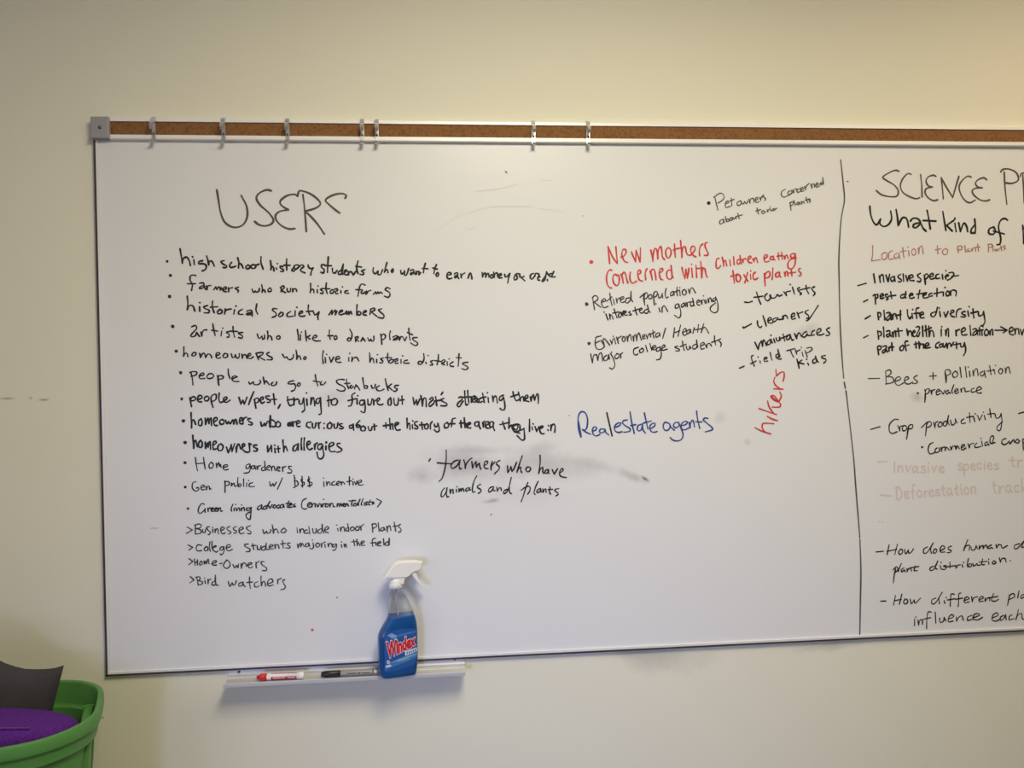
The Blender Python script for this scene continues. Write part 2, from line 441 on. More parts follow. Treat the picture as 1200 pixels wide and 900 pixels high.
INKY = YB - 0.0004
def ribbon(mb, pts, w, y):
    """flat pen stroke on the board; pts are (x, z) in metres"""
    pts = [p for i, p in enumerate(pts) if i == 0 or np.linalg.norm(p-pts[i-1]) > 1e-6]
    if len(pts) < 2: return
    n = len(pts); T = []
    for i in range(n):
        a = pts[max(i-1, 0)]; c = pts[min(i+1, n-1)]
        t = c-a; l = np.linalg.norm(t); T.append(t/l if l > 1e-9 else np.array([1., 0.]))
    h = w/2
    V, F = [], []
    ph = rng.uniform(0, 6.28)
    for i, (p, t) in enumerate(zip(pts, T)):
        nrm = np.array([-t[1], t[0]])*h*(1 + .16*math.sin(ph + i*.35))
        V += [(*(p+nrm), y - i*2e-6), (*(p-nrm), y - i*2e-6)]
    for i in range(n-1): F.append((2*i, 2*i+1, 2*i+3, 2*i+2))
    for p, t, sgn in ((pts[0], T[0], -1), (pts[-1], T[-1], 1)):
        base = math.atan2(t[1], t[0]); k = len(V)
        for j in range(7):
            a = base + sgn*0 + (math.pi/2 - math.pi*j/6) + (math.pi if sgn < 0 else 0)
            V.append((p[0]+h*math.cos(a), p[1]+h*math.sin(a), y - (0 if sgn < 0 else n)*2e-6))
        F.append(tuple(range(k, k+7)))
    mb.add([(x, yy, z) for x, z, yy in V], F)

def px_board(q, y=YB):
    p = on_y(q[0], q[1], y); return np.array([p[0], p[2]])

LAYER = [0]
def pen(mb, strokes, wpx, y=INKY):
    for st in strokes:
        for seg in spline(st):
            LAYER[0] = (LAYER[0]+1) % 9          # later strokes lie on top of earlier ones
            ribbon(mb, [px_board(q) for q in seg], wpx*0.002*rng.uniform(.94, 1.06), y - LAYER[0]*3e-5)

def dot(x, y, r=1.6): return ('dot', x, y, r)
def free(*pts): return ('free', [tuple(p) if len(p) > 2 else (p[0], p[1], False) for p in pts])
def zoomed(ox, oy, sc, s):
    """strokes given in an enlarged crop's own units"""
    out = []
    for st in parse(s):
        out.append(('free', [(ox+x/sc, oy+y/sc, k) for x, y, k in st]))
    return out

def note(label, ink, wpx, items, name='handwriting', slant=0.0, y=INKY, asc=1.0):
    mb = MB()
    for it in items:
        if it[0] == 'dot':
            _, x, yy, r = it
            k = [(x + r*math.cos(a)*rng.uniform(.85, 1.15), yy + r*math.sin(a)*rng.uniform(.85, 1.15)) for a in np.linspace(0, 2*math.pi, 13)[:-1]]
            P = [px_board(q) for q in k]
            mb.add([(p[0], y, p[1]) for p in P], [tuple(range(12))])
        elif it[0] == 'free':
            pen(mb, [it[1]], wpx, y)
        else:
            t, x0, y0, x1, y1, xh = it[:6]
            wm = it[6] if len(it) > 6 else 1.0
            pen(mb, write_word(t, x0, y0, x1, y1, xh, slant, asc=asc), wpx*wm, y)
    return bpart(mb, name, INK[ink], surf, label=label)

note('large brown-grey heading reading USERS', 'grey', 2.3, zoomed(180, 200, 4.788,
  "355,108 365,170 375,230 400,290 450,318 500,305 525,260 522,200 492,140|"
  "660,113 635,108 595,125 577,155 600,195 645,235 672,275 660,300 625,310 590,303 567,285|"
  "808,143 790,133 750,140 715,165 712,188 735,208 757,220! 710,228 685,250 690,280 720,310 760,327 793,325|"
  "838,135 845,190 852,270 857,342|808,143 815,118 830,113 880,130 925,165 935,190 905,212 848,228! 880,255 920,300 958,355|"
  "1075,155 1080,138 1050,128 1000,140 965,165 985,190 1020,220 1045,238"), name='heading')
note('black line: high school history students who want to earn money or credit', 'black', 2.00, [dot(195.9,306.3,1.7)]
  + zoomed(205,285,10, "60,65 75,150 88,235! 100,180 140,165 170,210 182,262|222,195 228,250|205,158 210,163|325,205 285,215 280,240 320,240 350,245! 370,270 355,310 320,325|372,150 388,205 398,255! 405,215 430,210 450,240 462,268|575,205 540,215 565,245 605,265 600,285 565,285|665,225 640,260 660,285 715,270|735,170 750,230 745,290! 750,240 780,250 800,290|860,255 830,275 845,300 875,290 870,260 855,255|915,250 890,270 905,295 940,290 945,260 915,250! 945,260 985,245|1010,160 1010,230 1035,305")
  + zoomed(310,285,10, "70,205 78,270 75,310! 85,270 105,285 112,325|138,290 142,305|150,238 152,242|215,275 185,270 185,290 220,310 215,332 190,330|260,185 258,250 262,315|225,258 300,260|340,290 320,315 345,328 358,300 345,285 355,262 395,255 400,280 365,310|400,280 440,255 460,275 430,300 425,325 475,348|510,255 520,285 545,300! 570,290! 550,330 540,375|700,250 670,255 670,285 700,310 690,350 660,340|748,160 742,250 738,340|705,262 785,265|795,295 800,340 825,350 850,320|895,320 865,340 870,365 900,360 915,320! 925,240 905,310 918,365|935,345 960,330 955,312 935,330 940,365 975,370|980,330 985,370! 1000,335 1020,340 1040,375! 1070,330|1095,210 1080,290 1095,355|1070,270 1135,280|1175,310 1135,325 1160,345 1155,368 1120,365")
  + zoomed(430,285,10, "75,290 72,330 95,358 130,325! 130,365 160,365 185,310|235,225 220,280 205,340! 225,310 245,320 245,345|305,300 285,325 295,345 308,325 305,300|298,320 300,330|395,320 405,360 430,345 440,325! 440,370 465,370 490,295|510,320 545,310 545,340 510,355 520,370 550,345! 570,365|575,330 580,365! 590,335 610,330! 610,370! 630,345|685,235 670,290 662,345|650,295 715,300|815,250 795,300 785,355|770,290 825,305|825,345 810,370 825,390 840,370 830,345|945,375 985,365 975,345 945,350 938,395 960,418 995,410|1025,360 1055,345 1065,370 1030,390 1035,408 1065,390! 1075,415|1100,360 1105,405! 1110,375 1145,350")
  + zoomed(545,300,10, "35,260 50,215 65,200 75,230 80,270|200,195 205,245! 220,210 240,200! 240,250! 255,215 275,205 280,245|310,220 295,240 305,260 330,245 325,220 310,218|335,190 340,250! 350,210 375,200 385,245|395,235 425,220 415,205 395,225 400,255 430,255|465,215 470,245 500,235 525,205! 510,260 500,315|600,210 575,250 580,280 610,265 605,225 590,215|610,205 640,215 640,245! 665,250! 690,240|660,255 700,290|800,205 770,220 765,255 785,270 820,230! 825,205 860,210 865,225|850,260 875,245 865,235 850,255 855,280 875,285|945,230 905,290 915,298 935,280! 955,185|965,275 965,290|955,195 1000,240 1055,245|1040,180 1020,225 1015,240|985,215 1010,205"))
note('black line: farmers who run historic farms', 'black', 1.80, [dot(199.8,322.8,2)]
  + zoomed(205,285,10, "245,380 210,372 180,390 180,440 205,480 195,555|150,475 240,475|290,470 330,465 340,490 300,510 290,530 325,525 345,500! 355,540|370,500 375,545! 385,505 420,495|455,545 480,510! 490,545 510,515 530,520! 530,550! 545,520 555,550|565,545 600,535 595,512 570,525 570,560 605,570|625,520 630,570! 635,535 675,520|745,515 705,530 740,550 740,575|905,540 920,575 945,560! 955,575 985,560 990,530|1018,490 1025,535 1022,575! 1040,545 1062,575|1115,525 1090,545 1100,568 1130,560 1125,530 1110,525")
  + zoomed(310,285,10, "195,515 195,570|185,520 220,500 230,525 195,550! 245,580|265,530 270,565 300,565 305,530|330,535 330,570! 345,535 370,540 378,565|540,470 540,530 535,580! 555,540 575,550 580,580|618,545 620,580|625,500 628,505|685,530 655,545 685,565 680,590 655,585|725,465 720,530 735,590|700,532 765,535|790,545 768,570 780,588 810,575 805,550 790,545|820,540 850,535 855,555 830,565! 835,590 860,590|895,555 895,585|912,510 915,514|975,555 945,565 945,585 985,588|1180,490 1140,478 1115,510 1105,560 1095,620|1070,545 1140,545|1150,555 1130,575 1150,590 1180,570! 1190,600")
  + zoomed(430,285,10, "-5,560 0,590! 15,565 45,552|75,600 100,570! 110,595! 130,572! 140,590! 160,575 180,590|270,535 240,520 215,545 260,575 270,610 245,635 205,620"))
note('black line: historical society members', 'black', 1.90, [dot(198.8,347.3,2.2)]
  + zoomed(205,285,10, "145,620 152,700 145,780! 165,735 210,735 235,795|290,745 292,800|290,695 294,700|385,730 340,745 350,765 400,785 395,815 345,815|440,680 440,750 460,815|415,750 500,745|535,775 500,800 510,828 550,815 550,785 525,775|590,770 582,830! 600,785 660,770|700,780 690,830|715,735 718,740|790,775 750,800 750,830 795,835|845,795 890,785 900,810 850,820 840,835 880,835 905,805! 905,855|960,710 950,780 970,830")
  + zoomed(310,285,10, "145,770 110,765 95,785 130,815 135,850 90,870|195,810 165,840 180,862 215,840 215,815 190,808|305,800 265,830 275,860 335,855|360,795 358,850|378,750 381,754|405,830 445,815 440,795 410,810 405,845 440,858 475,850|515,725 512,790 530,840|490,800 570,795|575,810 590,840 620,825 640,805! 625,860 630,895|755,840 790,785! 790,835! 815,795 830,785! 830,840! 850,795|875,815 915,800 910,785 885,795 870,825 895,840 930,825|940,830 960,795! 965,835! 985,800! 990,835! 1010,800 1022,830|1085,720 1080,780 1080,835! 1100,800 1130,815 1115,840 1080,838|1155,820 1190,805 1185,790 1160,805 1155,835 1195,845")
  + zoomed(430,285,10, "45,770 35,835|40,780 80,760 90,785 50,805! 115,855|170,770 135,780 150,800 195,840 200,865 180,880 130,868"))
note('black line: artists who like to draw plants', 'black', 1.70, [dot(202.3,382.5,2.2)]
  + zoomed(215,370,10, "95,130 140,115 155,150 120,190 90,225 95,245 140,235 155,195! 190,245|205,190 215,240! 220,200 240,170 275,165|345,95 355,160 372,230|330,170 400,180|450,180 440,235|460,145 462,148|540,185 505,195 535,220 530,250 510,250|580,125 585,190 600,250|545,180 635,185|695,195 645,205 690,235 685,262 645,255|865,215 885,265 920,240! 930,275 950,260 950,225|985,180 990,230 985,275! 1005,235 1030,250 1038,285|1125,235 1095,245 1095,270 1125,272 1132,245 1110,235")
  + zoomed(330,370,10, "185,160 195,230 198,285|220,220 220,285|232,190 234,195|280,175 285,240 292,295|335,230 300,250! 335,275|360,265 410,250 405,230 375,240 365,275 400,295 455,295|560,170 560,230 572,275|540,235 605,235|635,235 615,255 625,278 650,265 645,240 630,235|800,160 825,215 815,275 790,298 770,280 790,260 815,270|865,250 868,305|860,255 895,245 895,265 870,280! 905,300|930,300 950,255! 980,300|940,282 975,280|1010,260 1025,295 1045,275! 1055,295 1080,290 1082,240")
  + zoomed(440,370,10, "60,215 70,270 75,335! 70,240 95,215 118,235 110,265 75,285|175,180 165,230 172,280|205,250 240,235 265,250 220,270 210,285 250,275 270,255|275,245 280,290! 300,245 320,250! 345,295! 365,250|390,145 395,215 405,285|375,195 435,225|490,255 440,260 445,285 490,315 490,340 460,348 415,320"))
note('black line: homeowners who live in historic districts', 'black', 1.70, [dot(206.5,411.6,2)]
  + zoomed(215,370,10, "5,365 5,430 0,475! 20,440 45,445 52,480|120,430 100,455 110,472 145,460 145,435 120,428|190,440 200,490! 220,450 245,440 260,490! 280,455 305,450 325,470 332,495|385,470 425,450 415,430 385,445 385,485 410,500 435,490|485,440 465,470 480,492 515,480 515,450 485,440|560,445 575,490 600,480 610,455! 620,490 650,490 655,445|685,450 690,500! 705,460 730,460 745,500|755,475 790,460 780,440 755,460 760,495 790,500 820,480|850,440 880,515|850,440 930,430 925,455 880,480! 955,520|1005,430 975,445 990,465 1035,490 1035,515 985,515")
  + zoomed(330,370,10, "10,450 35,490 60,480! 75,505 105,515 135,490 140,455|170,405 180,465 178,510! 195,475 215,475 225,510|275,480 258,500 275,512 290,495 280,480 265,485|490,410 480,480 488,560|512,490 515,550|528,452 530,456|560,485 580,545! 610,485|630,515 680,500 670,475 640,490 635,525 655,545 695,545|788,490 788,530|798,440 800,444|825,485 822,535! 845,495 880,490 905,530|1030,435 1035,490 1035,545! 1055,500 1075,510 1082,550|1115,510 1115,550|1122,455 1124,458|1190,495 1160,505 1185,530 1180,552 1150,550")
  + zoomed(440,370,10, "145,440 140,500 155,550|115,490 185,490|185,510 160,535 175,555 205,540 205,515 185,508|215,520 255,505 260,525 230,535! 235,560 265,555|300,515 300,555|318,468 320,472|375,520 340,530 335,555 395,555|565,445 570,500 555,545 525,570 500,560 515,535 555,540|590,545 595,560|615,465 617,468|675,525 645,535 655,550 670,575 640,580|738,455 735,520 720,575|695,525 760,535|770,540 800,515 815,535 775,560! 810,575|840,540 842,580|862,505 864,508|910,540 875,565 880,590 915,595|980,445 975,520 970,590|945,490 1005,495|1085,545 1040,550 1020,565 1075,595 1080,620 1050,632 1015,620"))
note('black line: people who go to a coffee shop', 'black', 1.70, [dot(211.7,436.8,2)]
  + zoomed(215,370,10, "75,665 110,655 155,660 145,695 90,710|90,670 105,740 112,810|185,705 235,695 235,670 205,680 185,710 200,738 250,735|300,680 275,710 290,735 335,730 355,705 335,680 300,680|400,700 410,760 415,815! 405,730 430,700 465,710 460,735 415,745|525,625 530,690 545,735|575,740 630,715! 600,705 570,725 575,755 600,770 650,770|765,775 780,800 820,775! 830,805 880,805 905,775 895,755|935,720 945,770 948,800! 965,765 985,780 1005,808|1050,780 1030,800 1045,820 1085,805 1092,775")
  + zoomed(330,370,10, "145,760 90,775 75,795 110,800 150,795! 165,830 150,870 115,885|195,790 185,815 205,825 220,800 205,785|395,690 405,760 425,820|375,765 445,775|470,770 455,795 470,810 505,795 515,775|735,750 690,745 645,760 660,795 720,825 745,855 730,880 680,880 650,865|760,745 765,800 785,855|740,795 800,790|820,815 800,835 815,850 840,830|855,855 870,810! 880,820 905,850 915,870|950,725 960,790 970,850! 975,820 1005,825 1000,850 970,850|1050,815 1065,850 1090,840 1100,805")
  + zoomed(440,370,10, "45,820 10,845 25,875 60,878 100,860|115,740 130,810 150,875|190,800 150,830! 195,870|270,815 230,820 225,840 255,860 235,885 210,880"))
note('bold black line: people with pest, trying to figure out what is attracting them', 'black', 1.90, [dot(213,467.5,1.8)]
  + zoomed(215,450,10, "75,160 85,215 95,265! 85,200 100,155 135,155 140,185 90,200|165,185 215,165 215,140 185,135 165,170 175,205 215,210|270,145 245,165 255,195 285,195 300,165 285,145 265,145|348,275 328,210 325,150 365,120 385,130 380,180 340,205|420,105 415,170 430,215 470,205|470,205 510,170 500,150 475,165 475,200 505,215 545,190|650,155 675,235! 695,190! 715,235! 745,155|825,90 790,170 765,240|830,180 840,230 850,285! 835,190 865,165 885,185 870,215 840,220|900,195 935,175 930,155 905,165 900,195 920,225 950,210|1005,140 965,145 975,170 1015,190 1010,215 985,215|1055,115 1070,240|1035,180 1090,180|1135,240 1110,285")
  + zoomed(325,450,10, "120,150 125,210 150,255 185,240|115,190 200,175|195,160 195,245! 205,190 245,175|255,190 260,230 290,230 310,165! 315,230 320,300 290,330|345,175 350,250|340,103 344,106|395,160 390,240! 405,185 425,160 440,255|495,165 460,180 455,220 480,225 500,185 505,160! 510,260 515,340 490,358|600,140 602,260|585,195 630,185|675,170 635,195 640,240 680,245 705,210 690,175 665,170|910,105 875,130 880,190 865,250 835,260|830,195 925,170|935,175 935,235|940,135 944,138|1020,190 975,195 965,235 1000,245 1025,200! 1030,280 1020,335 980,320|1060,180 1065,240 1095,235 1110,175|1125,180 1130,245! 1135,205 1170,180")
  + zoomed(440,450,10, "20,210 50,180 40,165 20,180 25,230 60,245 90,235|180,165 150,190 150,240 180,245 185,200 175,160|215,170 225,240 260,240 270,165|310,140 315,235|285,190 335,185|440,160 455,240! 480,185! 490,245! 520,175|530,135 545,200 550,260! 560,180 590,170 595,265|635,180 665,155 675,180 640,215 625,245 640,262 680,230 690,205|705,150 712,200 718,255|690,200 760,190|790,95 770,125|800,170 765,185 790,205 835,230 825,255 765,255|975,160 1010,150 1015,180 970,220 960,255 985,265 1015,215 1030,200|1045,80 1050,170 1060,245 1085,235|1080,75 1085,150 1095,215|1010,155 1120,150")
  + zoomed(545,450,10, "70,150 75,215! 80,160 110,140 130,155|135,165 95,175 95,210 130,205 145,170 110,160 125,195 155,215|195,160 165,180 170,215 200,205|205,110 215,160 225,215|180,165 245,150|270,160 275,215|260,100 264,104|320,140 330,205! 335,165 355,140 370,165 378,220|450,130 410,150 400,185 425,190 450,155! 465,230 465,290 435,305 410,285|560,90 575,150 600,195 635,180|535,150 630,120|625,95 640,150 645,200! 655,160 680,150 690,200|700,180 735,155 730,130 705,145 705,190 745,205|765,150 775,200! 785,150 800,125! 815,190! 830,140 850,115 858,160 858,225"))
note('bold black line: homeowners who are curious about the history of the area they live in', 'black', 1.95, [dot(214.9,493,2.1)]
  + zoomed(215,450,10, "90,335 92,420 95,515! 100,440 120,420 145,475|210,410 180,430 180,480 210,485 220,440 205,405|255,400 260,475! 275,425 290,400! 300,465! 310,410 325,405 330,485|355,445 395,420 390,395 360,405 355,450 370,485 400,485|450,415 425,435 435,470 470,465 475,430 450,415|495,425 510,465 530,440! 550,465 575,420|585,425 590,470! 600,425 615,415 630,470|660,440 690,415 680,395 660,410 660,455 690,470|700,465 700,420 720,395 740,390|785,405 755,410 765,435 805,460 795,480 765,475|905,445 920,495 950,460! 960,490 985,440|1020,370 1020,440 1018,510! 1005,440 1030,420 1070,440 1080,485 1060,500 1020,490|1015,380 1012,500|1110,440 1085,465 1095,500 1130,495 1135,460 1110,435")
  + zoomed(325,450,10, "155,450 125,460 125,485 155,485 160,450! 165,490|130,470 150,470|180,440 185,495! 190,455 215,440|225,470 265,450 255,430 230,440 225,475 240,500 265,495|395,445 350,455 345,495 385,515|410,460 415,510 440,510 455,455|480,455 490,520! 485,475 505,450|548,515 550,520|548,460 550,465|620,450 590,475 590,515 625,520 640,475 615,450|665,470 670,515 700,510 710,455|760,465 730,470 740,490 775,510 760,525 730,520|880,480 845,490 850,515 880,510 890,470! 895,540|965,430 930,470 930,500 950,510 970,490 945,480|1010,490 980,510 985,545 1025,545 1030,510 1005,490|1065,500 1075,540 1100,540 1110,500|1135,470 1140,540|1110,500 1165,490")
  + zoomed(440,450,10, "120,455 125,515|90,490 160,480|165,405 170,470 175,530! 180,480 200,470 205,530|230,490 270,465 265,450 235,460 230,500 250,540 290,535|370,400 370,460 372,515! 380,470 400,465 405,530|432,480 435,520|435,430 440,436|490,440 460,450 465,480 495,500 490,525 460,520|540,450 550,530|515,480 570,475|600,465 575,490 585,525 615,515 615,475 595,465|645,525 645,470 665,440|690,470 700,500 735,490! 730,460! 745,510 745,550 715,560 690,535|845,450 810,470 810,510 845,510 860,480 840,450|935,400 905,410 895,450 890,500|870,465 930,465|1000,430 1005,510|985,460 1045,455|1040,395 1045,450 1050,510! 1055,470 1070,465 1075,510|1075,485 1115,465 1105,450 1080,470 1085,510 1115,515")
  + zoomed(545,450,10, "155,440 115,455 120,490 150,490 165,445! 165,490 180,525|205,450 215,505! 215,460 230,435|240,490 280,460 265,440 240,460 240,500 270,520 300,510|320,440 290,455 290,495 320,500 335,450! 330,500 345,545|440,440 455,490 470,530|410,475 520,450|515,395 515,460 510,520! 540,480|540,490 600,470 640,480 640,540 590,560 560,530 570,490 620,480 600,540 550,500 580,560 640,575|640,500 650,540 690,520! 695,580 695,645 665,655 610,605|755,415 755,480 755,555|785,505 790,535|795,465 799,470|820,500 840,555! 865,500|875,525 910,505 900,490 875,510 880,560 905,585 925,580|970,535 972,545|975,485 978,490|1005,480 1005,545! 1015,490 1040,470 1055,500 1050,565"))
note('bold black line: homeowners with allergies', 'black', 2.00, [dot(217,518.7,2.2)]
  + zoomed(215,450,10, "110,600 115,680 120,755! 125,690 145,660 165,735|205,660 180,690 185,740 215,735 220,685 200,660|255,680 260,755! 275,710 285,690! 290,740! 305,680 315,690 318,765|345,720 385,690 375,670 350,685 345,730 355,765 385,760|435,700 405,730 410,775 450,775 465,730 440,700|505,740 525,805! 550,750 560,710! 570,790! 600,700|615,740 620,800! 630,725 650,705 670,760|685,745 720,720 710,700 690,715 690,760 720,790 750,800 775,790 775,740 770,695! 785,700 795,710|860,715 825,720 825,740 865,760 855,785 825,785|985,725 990,795! 1015,750 1030,720! 1035,790|1070,755 1075,805|1068,715 1070,720|1110,730 1115,800|1095,760 1130,755")
  + zoomed(325,450,10, "65,655 70,720 75,795! 85,740 100,735 118,780|235,705 195,730 185,775 215,780 240,730 245,700! 245,775|285,635 280,700 285,770|318,630 312,700 315,775|345,720 385,695 375,670 350,690 350,740 375,770 410,755|435,710 440,765! 445,710 470,690|520,700 480,715 475,755 505,765 530,715! 535,770 545,830 520,875 480,865 465,800|570,725 570,770|572,678 576,690|570,690 578,680|610,740 660,710 650,685 615,700 605,745 625,790 680,790|735,695 700,700 710,730 755,765 740,790 700,800"))
note('thin black line: home gardeners', 'black', 1.40, [dot(216.8,542.3,1.9)]
  + zoomed(220,530,10, "90,60 100,140 115,215|185,60 195,130 205,195|95,135 195,125|275,115 250,150 260,185 290,180 300,140 275,115|335,130 340,180! 350,140 365,120! 370,165! 380,140 392,175|415,180 465,165 460,145 425,155 415,185 435,208 475,200|725,135 690,150 685,185 715,185 730,140! 735,190 715,235 660,245|780,155 750,165 750,190 775,190 790,160! 795,190 800,200|810,165 820,200! 825,165 855,155|900,170 870,180 870,210 900,210 910,175! 900,105! 905,170 915,210|930,185 965,170 955,155 930,170 930,200 960,210|975,165 985,215! 990,175 1010,165 1025,215|1040,200 1080,185 1070,170 1045,180 1045,210 1080,220|1110,170 1115,225! 1120,180 1150,165")
  + zoomed(335,530,10, "65,165 35,165 40,190 70,215 60,240 20,240"))
note('thin black line: general public with money incentive', 'black', 1.40, [dot(217.2,570.8,1.7)]
  + zoomed(220,530,10, "95,345 60,360 55,420 95,455 130,435 120,410! 100,420|155,415 195,405 185,385 160,395 155,425 175,440 200,435|215,400 220,440! 230,405 250,400 258,435|270,428 274,430|435,335 440,400 438,470! 440,360 465,340 490,360 475,385 440,390|515,360 510,395! 535,365 545,365 550,395 570,395|590,295 585,350 590,400! 605,370 625,375 615,400 590,400|655,310 655,400|692,360 690,400|712,330 715,333|760,355 725,370 725,400 780,400|960,345 970,395 1000,365! 1010,395 1040,350|1110,300 1080,370 1050,435")
  + zoomed(335,530,10, "95,270 105,310 100,340 130,335 145,375 120,400 90,415|100,290 110,400|195,310 180,320 185,345 215,355 210,385 180,390|190,280 195,410|280,310 260,320 265,345 305,355 300,385 255,395|268,285 280,405|445,345 448,400|440,300 444,303|475,345 480,390! 490,355 510,350 520,385|570,340 540,360 545,385 580,380|595,370 630,355 620,340 595,355 595,380 620,385|645,345 650,385! 660,350 680,355 690,375|745,285 745,385|715,345 770,335|785,345 790,385|785,312 788,315|805,345 820,380! 835,335|840,365 885,345 880,325 850,340 845,370 870,385 905,380"))
note('slanted black line: green living advocates, environmentalists', 'black', 1.50, [dot(220.3,596,1.6)]
  + zoomed(220,530,10, "195,610 165,600 130,650 125,700 150,715 195,680 205,660! 205,705|235,655 240,695! 245,660 270,650|275,680 305,660 295,650 275,665 280,690 305,690|315,680 345,660 335,650 320,665 320,690 345,690|355,655 355,690! 365,660 385,650 385,685 405,690|530,610 510,660 515,690|545,655 545,685|560,610 563,613|565,650 575,685! 595,650|605,655 610,685|630,615 633,618|625,655 630,685! 640,655 660,650 665,685|730,650 695,655 690,680 720,680 745,645! 740,720 730,785 695,770 685,730 745,690|865,615 825,640 820,670 850,665 870,620! 870,660 885,665|925,625 890,640 890,665 920,655 965,575! 930,630 930,660|945,625 965,655! 990,615|1010,620 1000,645 1025,650 1035,625 1010,615|1070,615 1045,635 1055,655 1080,645|1110,610 1085,625 1085,650 1115,640 1120,610! 1130,645|1185,570 1165,640 1195,640|1150,600 1215,595")
  + zoomed(335,530,10, "40,625 70,610 60,600 40,615 40,645 75,640|110,605 85,620 115,635 90,640|240,540 195,570 185,640 215,665 245,660|255,630 295,600 280,590 255,610 260,640 295,640|305,600 305,640! 320,605 340,600 345,640|360,605 375,640! 395,600|410,605 415,640|440,550 444,552|430,605 430,640! 440,610 460,600|475,605 460,630 485,640 495,610 470,602|510,600 515,640! 525,605 550,600 555,635 575,635|605,600 600,635! 615,605 630,605 630,635! 645,600 655,630|665,625 690,605 675,600 665,620 685,635|700,605 700,635! 715,600 735,630|785,560 770,600 775,630|740,570 820,565|815,595 795,610 800,630 825,620 835,595! 840,620|870,550 850,600 855,620|905,545 885,600 890,620|920,590 920,620|955,580 935,595 955,610 935,620|990,560 970,610 985,615|960,585 1010,580|1030,580 1010,590 1035,600 1010,610|1065,545 1120,575! 1075,640"))
note('thin black line: businesses who include indoor plants', 'soft', 1.40, []
  + zoomed(215,605,10, "45,125 105,160! 35,200|140,100 140,205|130,105 180,90 210,105 195,135 150,145! 200,160 205,195 145,210|225,155 230,190 255,185 260,150|305,120 275,130 285,160 315,185 305,210 290,215|345,150 345,190|340,128 343,132|370,150 370,190! 385,150 405,155 410,205|440,170 480,145 465,125 440,140 440,180 460,205 490,195|545,120 510,135 520,160 555,185 545,205 525,205|620,120 585,135 595,160 625,175 615,195 590,195|655,165 700,145 685,125 655,145 655,185 675,205 710,195|785,110 740,130 750,155 790,180 785,205 750,200|930,155 945,200 975,175! 985,200 1015,190 1025,155|1040,100 1050,150 1055,200! 1065,160 1090,150 1115,195|1180,140 1150,160 1145,185 1180,190 1205,165 1180,135")
  + zoomed(330,605,8, "145,125 150,155|143,110 146,112|170,120 175,155! 185,120 205,125 210,155|240,125 215,140 220,160 250,155|255,95 265,165|290,115 300,155 325,150 325,115|375,115 345,130 345,155 375,150 380,75! 385,120 395,155|405,130 440,115 430,95 410,110 405,140 440,155|525,115 530,135|515,80 518,83|550,105 555,140! 565,105 585,105 590,140|630,105 605,115 605,135 630,130 620,70! 630,140|665,100 645,115 655,135 680,125 680,105 660,98|710,95 695,110 700,130 725,125 725,100 705,95|735,90 745,130! 745,100 770,75|850,70 855,150|845,75 880,70 890,95 855,115|905,60 915,140|955,105 930,115 930,135 955,130 960,105! 970,130|985,95 990,145! 995,105 1015,90 1025,130|1055,55 1070,140|1045,95 1085,90|1115,75 1095,90 1120,125 1110,148 1095,145"))
note('thin black line: college students majoring in the field', 'soft', 1.40, []
  + zoomed(215,605,10, "55,335 110,365! 65,395|215,340 170,335 150,370 165,405 215,400|270,355 245,380 255,405 285,395 285,365 265,352|310,300 305,360 315,410|335,290 335,360 345,395|345,370 385,355 375,345 350,360 350,395 385,420 405,405|470,355 435,365 430,395 460,390 475,355! 475,410 450,450 430,440|500,370 550,355 540,330 510,345 505,385 535,405 575,385|760,325 720,330 725,355 775,380 775,410 735,415|810,320 825,390|795,345 850,340|865,345 870,385 900,385 910,345|955,350 920,365 920,395 955,390 970,360! 970,315! 965,380 1000,390|1010,365 1050,345 1035,330 1010,345 1010,380 1055,380|1070,330 1075,375! 1085,335 1110,335 1120,375|1160,285 1170,370|1140,325 1195,315")
  + zoomed(330,605,8, "80,250 55,255 60,270 80,285 70,298 40,295|150,260 155,295! 165,265 180,250! 180,285! 195,255 210,280|250,250 225,265 225,285 250,280 255,250! 265,280|295,250 300,285 285,305 265,300|288,220 291,223|335,250 320,270 335,290 355,275 350,255 330,250|370,255 375,290! 380,260 400,245|405,265 410,290|408,240 410,242|435,255 440,285! 450,255 470,260 475,285|510,260 480,270 485,290 510,275 515,260! 515,290 500,315 480,318|560,265 565,290|560,240 563,242|585,260 590,290! 600,260 610,290|675,220 685,275|655,240 710,235|705,215 710,275! 720,245 735,275|745,260 775,240 765,230 745,245 750,270 780,272|880,205 855,215 850,245 855,280|835,250 880,245|885,245 885,275|900,260 930,245 920,235 900,250 905,275 930,275|955,210 960,270|1005,235 975,250 975,270 1000,268 1010,205! 1010,270"))
note('thin black line: home-owners', 'soft', 1.40, []
  + zoomed(215,605,10, "65,495 110,530! 65,565|130,500 135,575|165,510 165,570|135,545 165,535|210,525 190,550 195,572 220,560 215,530 205,525|240,525 245,560! 260,525! 270,555! 290,500 300,555|330,555 380,540 380,520 345,530 345,570 390,570|425,555 450,550|510,510 475,555 475,590 510,610 545,580 540,535 505,510|580,565 600,605 620,575! 640,600 645,560|675,555 680,610! 690,565 715,545 740,570 735,585|755,575 800,555 790,540 760,555 760,590 785,605 810,590|850,540 855,605! 850,560 885,525|945,530 910,535 925,570 975,605 965,635 925,635"))
